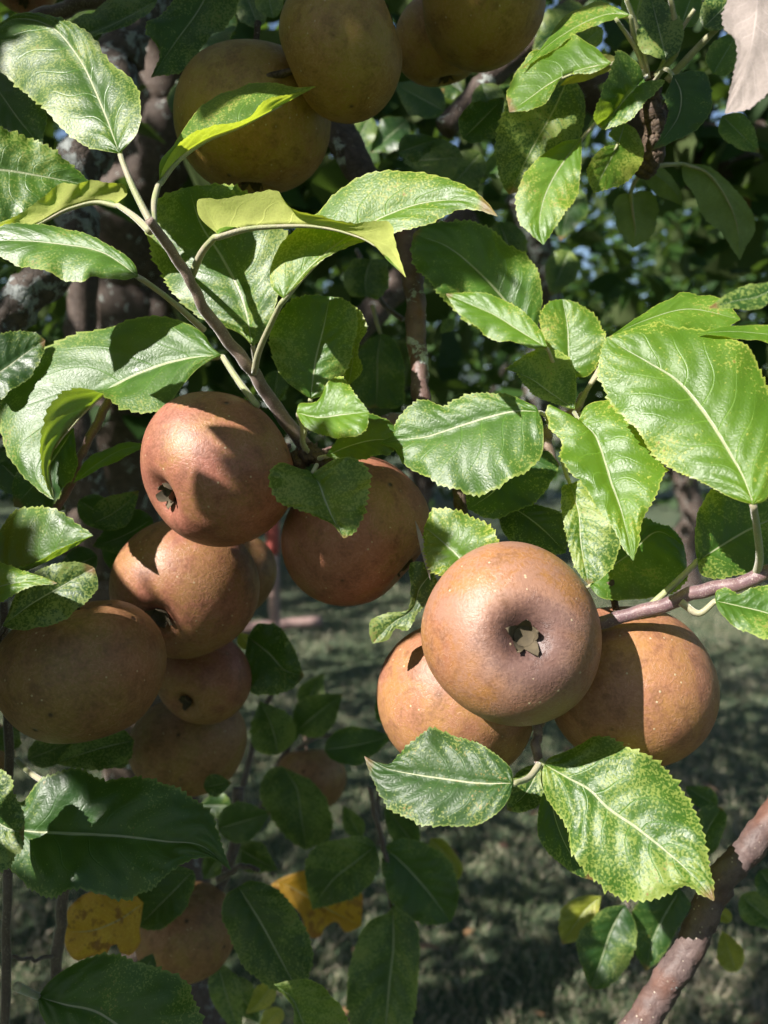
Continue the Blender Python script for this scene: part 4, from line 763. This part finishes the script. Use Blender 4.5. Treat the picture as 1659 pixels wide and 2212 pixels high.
# close shade: unseen leaves added between the sun and the spots that lie in shade
SH = [(668, 1684, .7), (640, 1640, .7), (700, 1650, .7), (120, 1360, .345), (60, 1400, .345), (160, 1400, .34), (90, 1450, .34), (400, 60, .42), (430, 20, .42), (590, 300, .40), (480, 200, .40), (690, 40, .36), (1000, 60, .34), (1120, 60, .34), (90, 1350, .34), (290, 1420, .34), (200, 1340, .34), (40, 1480, .34), (180, 1560, .34), (930, 150, .44), (548, 264, .40), (640, 150, .38), (500, 350, .40), (740, 60, .36), (1045, 40, .34), (800, 180, .37), (183, 1400, .34), (120, 1500, .34), (250, 1500, .34), (80, 1420, .34), (444, 1490, .46), (400, 1640, .50), (330, 1560, .5), (250, 1830, .36), (350, 1780, .36), (400, 1850, .36), (180, 1880, .36), (220, 1730, .36),
      (200, 2150, .35), (330, 2140, .35), (400, 2030, .55), (560, 2000, .5), (600, 1950, .5), (640, 1740, .66), (740, 1880, .6), (900, 1900, .6), (850, 2080, .58), (220, 2000, .5), (680, 720, .38), (640, 780, .38), (100, 1290, .33), (150, 1300, .33), (30, 1770, .34), (1020, 560, .43), (1080, 560, .43), (960, 540, .43), (1470, 230, .38), (1160, 280, .43), (560, 1050, .37), (820, 1100, .39), (760, 1230, .39), (700, 1180, .39), (880, 1200, .4), (300, 740, .33), (200, 730, .33), (1400, 1200, .38), (1330, 1260, .38), (1580, 1180, .35), (100, 380, .345), (40, 420, .345), (1320, 2050, .55), (580, 1420, .5), (1550, 450, .48), (1370, 470, .5), (660, 1060, .335), (760, 1060, .335), (820, 820, .56), (60, 1050, .42), (1100, 1060, .39)]
ex = []
for a, b, dd in SH:
    p0 = Pn((a, b), dd)
    for k in range(15):
        t = r_.uniform(.12, 1.1); c = p0 + SUNn*t + r_.normal(0, .02, 3)
        for _ in range(25):
            dd_ = max(.08, float((c-CAMn) @ FWDn)); v_, *_q = in_view(c[None], .055/dd_*FPX)
            if not v_[0]: break
            c = c + SUNn*.08
        ex.append(c)
ex = np.array(ex); ex = ex[~blocked_corridor(ex, .5) & (np.linalg.norm(ex-CAMn, axis=1) > .12)]
ex2 = []
for a, b, dd in ((120, 1360, .345), (50, 1390, .345), (150, 1410, .34), (820, 1100, .385), (760, 1230, .385), (860, 1180, .39), (800, 1030, .39), (760, 1060, .338), (720, 1120, .338), (30, 1770, .345), (1470, 230, .385), (1550, 450, .48), (730, 1270, .39)):
    p0 = Pn((a, b), dd)
    for k in range(10):
        c = p0 + SUNn*r_.uniform(.24, .7) + r_.normal(0, .012, 3)
        for _ in range(25):
            dd_ = max(.08, float((c-CAMn) @ FWDn)); v_, *_q = in_view(c[None], .035/dd_*FPX)
            if not v_[0]: break
            c = c + SUNn*.05
        v = c - LP; t_ = v @ SUNn; di = np.linalg.norm(v - t_[:, None]*SUNn, axis=1)
        if not np.any((t_ > 0) & (di < LR*.55 + .008)): ex2.append(c)
print('small shade leaves', len(ex2))
tag(leaf_mass('crown', np.array(ex2), .040, M_MASS, TREE, (-.3, 0, 1.8), 24, .2), kind='stuff')  # small leaves out of view, added to the crown only for their shade
pos1 = np.concatenate([pos[keep], ex])  # crown leaves joined with the unseen ones added for shade
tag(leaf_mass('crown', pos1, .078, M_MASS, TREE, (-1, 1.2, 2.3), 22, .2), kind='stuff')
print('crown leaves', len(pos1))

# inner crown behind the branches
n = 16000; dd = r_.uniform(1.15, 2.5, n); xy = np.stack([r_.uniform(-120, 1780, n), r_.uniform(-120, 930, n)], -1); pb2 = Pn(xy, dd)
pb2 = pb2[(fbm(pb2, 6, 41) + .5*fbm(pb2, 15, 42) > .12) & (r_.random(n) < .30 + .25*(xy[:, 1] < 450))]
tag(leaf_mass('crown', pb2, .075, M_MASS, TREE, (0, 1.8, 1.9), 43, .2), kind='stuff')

def bark_tree(name, base, h, lean, label, group, cz, rad3, nleaf, size, seed, mat):
    r_ = np.random.default_rng(seed); b = np.array(base, float)
    e = empty(name, base, label, 'tree', group)
    path = np.stack([b[0] + np.linspace(0, lean[0], 14) + wave(14, 2, .05, seed), b[1] + np.linspace(0, lean[1], 14) + wave(14, 2, .05, seed+1), np.linspace(-.1, h, 14)], -1)
    V, F = tube_geo(path, np.linspace(.17, .06, 14)*(h/3.0)**.5, 14, .05, seed); Vs, Fs = [V], list(F); off = len(V)
    for k in range(7):
        i = r_.integers(5, 13); a = r_.uniform(0, 6.3); ln = r_.uniform(.5, .95)*rad3[0]
        tt = np.linspace(0, 1, 10)[:, None]; p = path[i] + np.array([math.cos(a)*ln, math.sin(a)*ln, 0])*tt + np.array([0, 0, 1])*(r_.uniform(.3, 1.0)*ln*tt**1.5)
        v, f = tube_geo(p, np.linspace(.05, .015, 10), 8, .05, seed+k); Vs.append(v); Fs += [tuple(off+x for x in g) for g in f]; off += len(v)
    mesh_obj('trunk', np.concatenate(Vs), Fs, M_BARK, e, base)
    c = np.array([b[0]+lean[0], b[1]+lean[1], cz]); p = r_.normal(0, 1, (nleaf, 3)); p /= np.linalg.norm(p, axis=1)[:, None]
    p = c + p*(r_.random(nleaf)**.42)[:, None]*np.array(rad3)
    p = p[(fbm(p, 3.2, seed) + .6*fbm(p, 8, seed+1) > -.12) & (p[:, 2] > .25)]
    leaf_mass('crown', p, size, mat, e, tuple(c), seed, .3)
    return e
G = 'orchard trees beyond the apple tree'
bark_tree('orchard_tree', (-2.6, 8.0, 0), 2.6, (.2, 0), 'orchard tree out of focus at the far left', G, 2.9, (2.2, 1.6, 1.9), 9000, .10, 61, M_MASS)
bark_tree('orchard_tree', (.35, 9.2, 0), 2.6, (.1, 0), 'dark orchard tree behind the sunlit brown branch', G, 2.8, (1.9, 1.6, 1.7), 9000, .10, 62, M_MASS)
bark_tree('orchard_tree', (2.9, 7.6, 0), 2.6, (-.2, 0), 'orchard tree behind the largest leaf at the right', G, 2.75, (2.0, 1.7, 1.75), 9000, .10, 63, M_MASS)
bark_tree('orchard_tree', (-5.2, 2.2, 0), 2.7, (.2, 0), 'orchard tree added beyond the left edge for its shade', G, 3.1, (2.3, 2.6, 1.7), 1700, .11, 64, M_MASS)  # unseen tree, added to shade the lawn
bark_tree('orchard_tree', (-3.2, 5.2, 0), 2.7, (.2, 0), 'orchard tree added to cast dappled shade on the lawn', G, 3.2, (2.3, 2.2, 1.6), 1600, .11, 65, M_MASS)  # added on the left to dapple the lawn with shade
# leaf mass added out on the left, only to shade the far trees
n = 10000; wb = np.stack([r_.uniform(-12, -7, n), r_.uniform(.8, 15, n), 1 + 11*r_.random(n)], -1); wb = wb[fbm(wb, 1.1, 31) + .5*fbm(wb, 3, 32) > -.3]
tag(leaf_mass('shade_foliage', wb, .36, M_MASS, None, (-9, 7, 0), 33), 'tall leaf mass added beside the orchard for its shade', 'shade_foliage', kind='stuff')
# far hedgerow
n = 36000; x = r_.uniform(-22, 22, n); y = 17 + r_.random(n)*4 + np.sin(x*.7); z = r_.random(n)**.8*(6.8 + 1.2*np.sin(x*.9) + .8*np.sin(x*2.3+1))
hd = np.stack([x, y, z], -1); hd = hd[fbm(hd, 1.5, 9) + .5*fbm(hd, 4, 10) > -.25]
tag(leaf_mass('hedgerow', hd, .30, M_MASS, None, (0, 18, 0), 23), 'dark leafy hedgerow far behind the lawn', 'hedgerow', kind='stuff')

s_ = NT('dead_leaf'); pb_ = s_.n('BsdfPrincipled'); s_.set(pb_.inputs['Base Color'], s_.mix(s_.n('NewGeometry').outputs['Random Per Island'], (.22, .13, .05), (.12, .06, .04))); pb_.inputs['Roughness'].default_value = .7
s_.t.links.new(pb_.outputs[0], s_.out.inputs[0])
n = 150; ly = 1.6 + 7*r_.random(n)**1.3; lx = (r_.random(n)-.5)*(1.2+ly*1.1)
tag(leaf_mass('leaf_litter', np.stack([lx, ly, .05+.03*r_.random(n)], -1), .062, s_.m, None, (0, 4, 0), 44, 2.5), 'scattered dead leaves on the lawn', 'leaf litter', kind='stuff')

# ------------------------------------------------------------------ things on the lawn
def paint(name, col, col2):
    s = NT(name); v = s.objvec(); n_ = s.noise(v, 30, 4)
    pb = s.n('BsdfPrincipled'); s.set(pb.inputs['Base Color'], s.mix(s.step(n_, .35, .7), col, col2)); pb.inputs['Roughness'].default_value = .7
    s.set(pb.inputs['Normal'], s.bump(n_, .4, .004)); s.t.links.new(pb.outputs[0], s.out.inputs[0]); return s.m
M_POST = paint('weathered_pink_wood', (.27, .17, .15), (.33, .23, .20)); M_RED = paint('red_paint', (.34, .06, .05), (.40, .10, .08))
def post():
    base = P(598, 1480, 4.75); base.z = 0; top = P(592, 1100, 4.75); b = np.array(base)
    e = empty('stake', base, 'pinkish wooden stake with red upper end standing on the lawn', 'stake')
    pa = np.array([b + [0, 0, -.15], b + [-.004, 0, .25], b + [-.01, 0, .60], b + [-.012, 0, .86]]); V, F = tube_geo(pa, np.array([.033, .033, .031, .03]), 12, .02, 3)
    mesh_obj('shaft', V, F, M_POST, e, b)
    pa = np.array([b + [-.012, 0, .80], b + [-.012, 0, .84], b + [-.016, 0, 1.05], b + [-.018, 0, 1.25], b + [-.018, 0, 1.28]]); V, F = tube_geo(pa, np.array([.034, .040, .040, .038, .02]), 12, .02, 4)
    mesh_obj('painted_end', V, F, M_RED, e, b)
    a = np.array(P(500, 1347, 4.9)); c = np.array(P(692, 1335, 5.1)); a[2] = c[2] = .32
    V, F = tube_geo(np.linspace(a, c, 8), np.full(8, .035), 10, .02, 5)
    mesh_obj('crossbar', V, F, M_POST, e, b)
post()
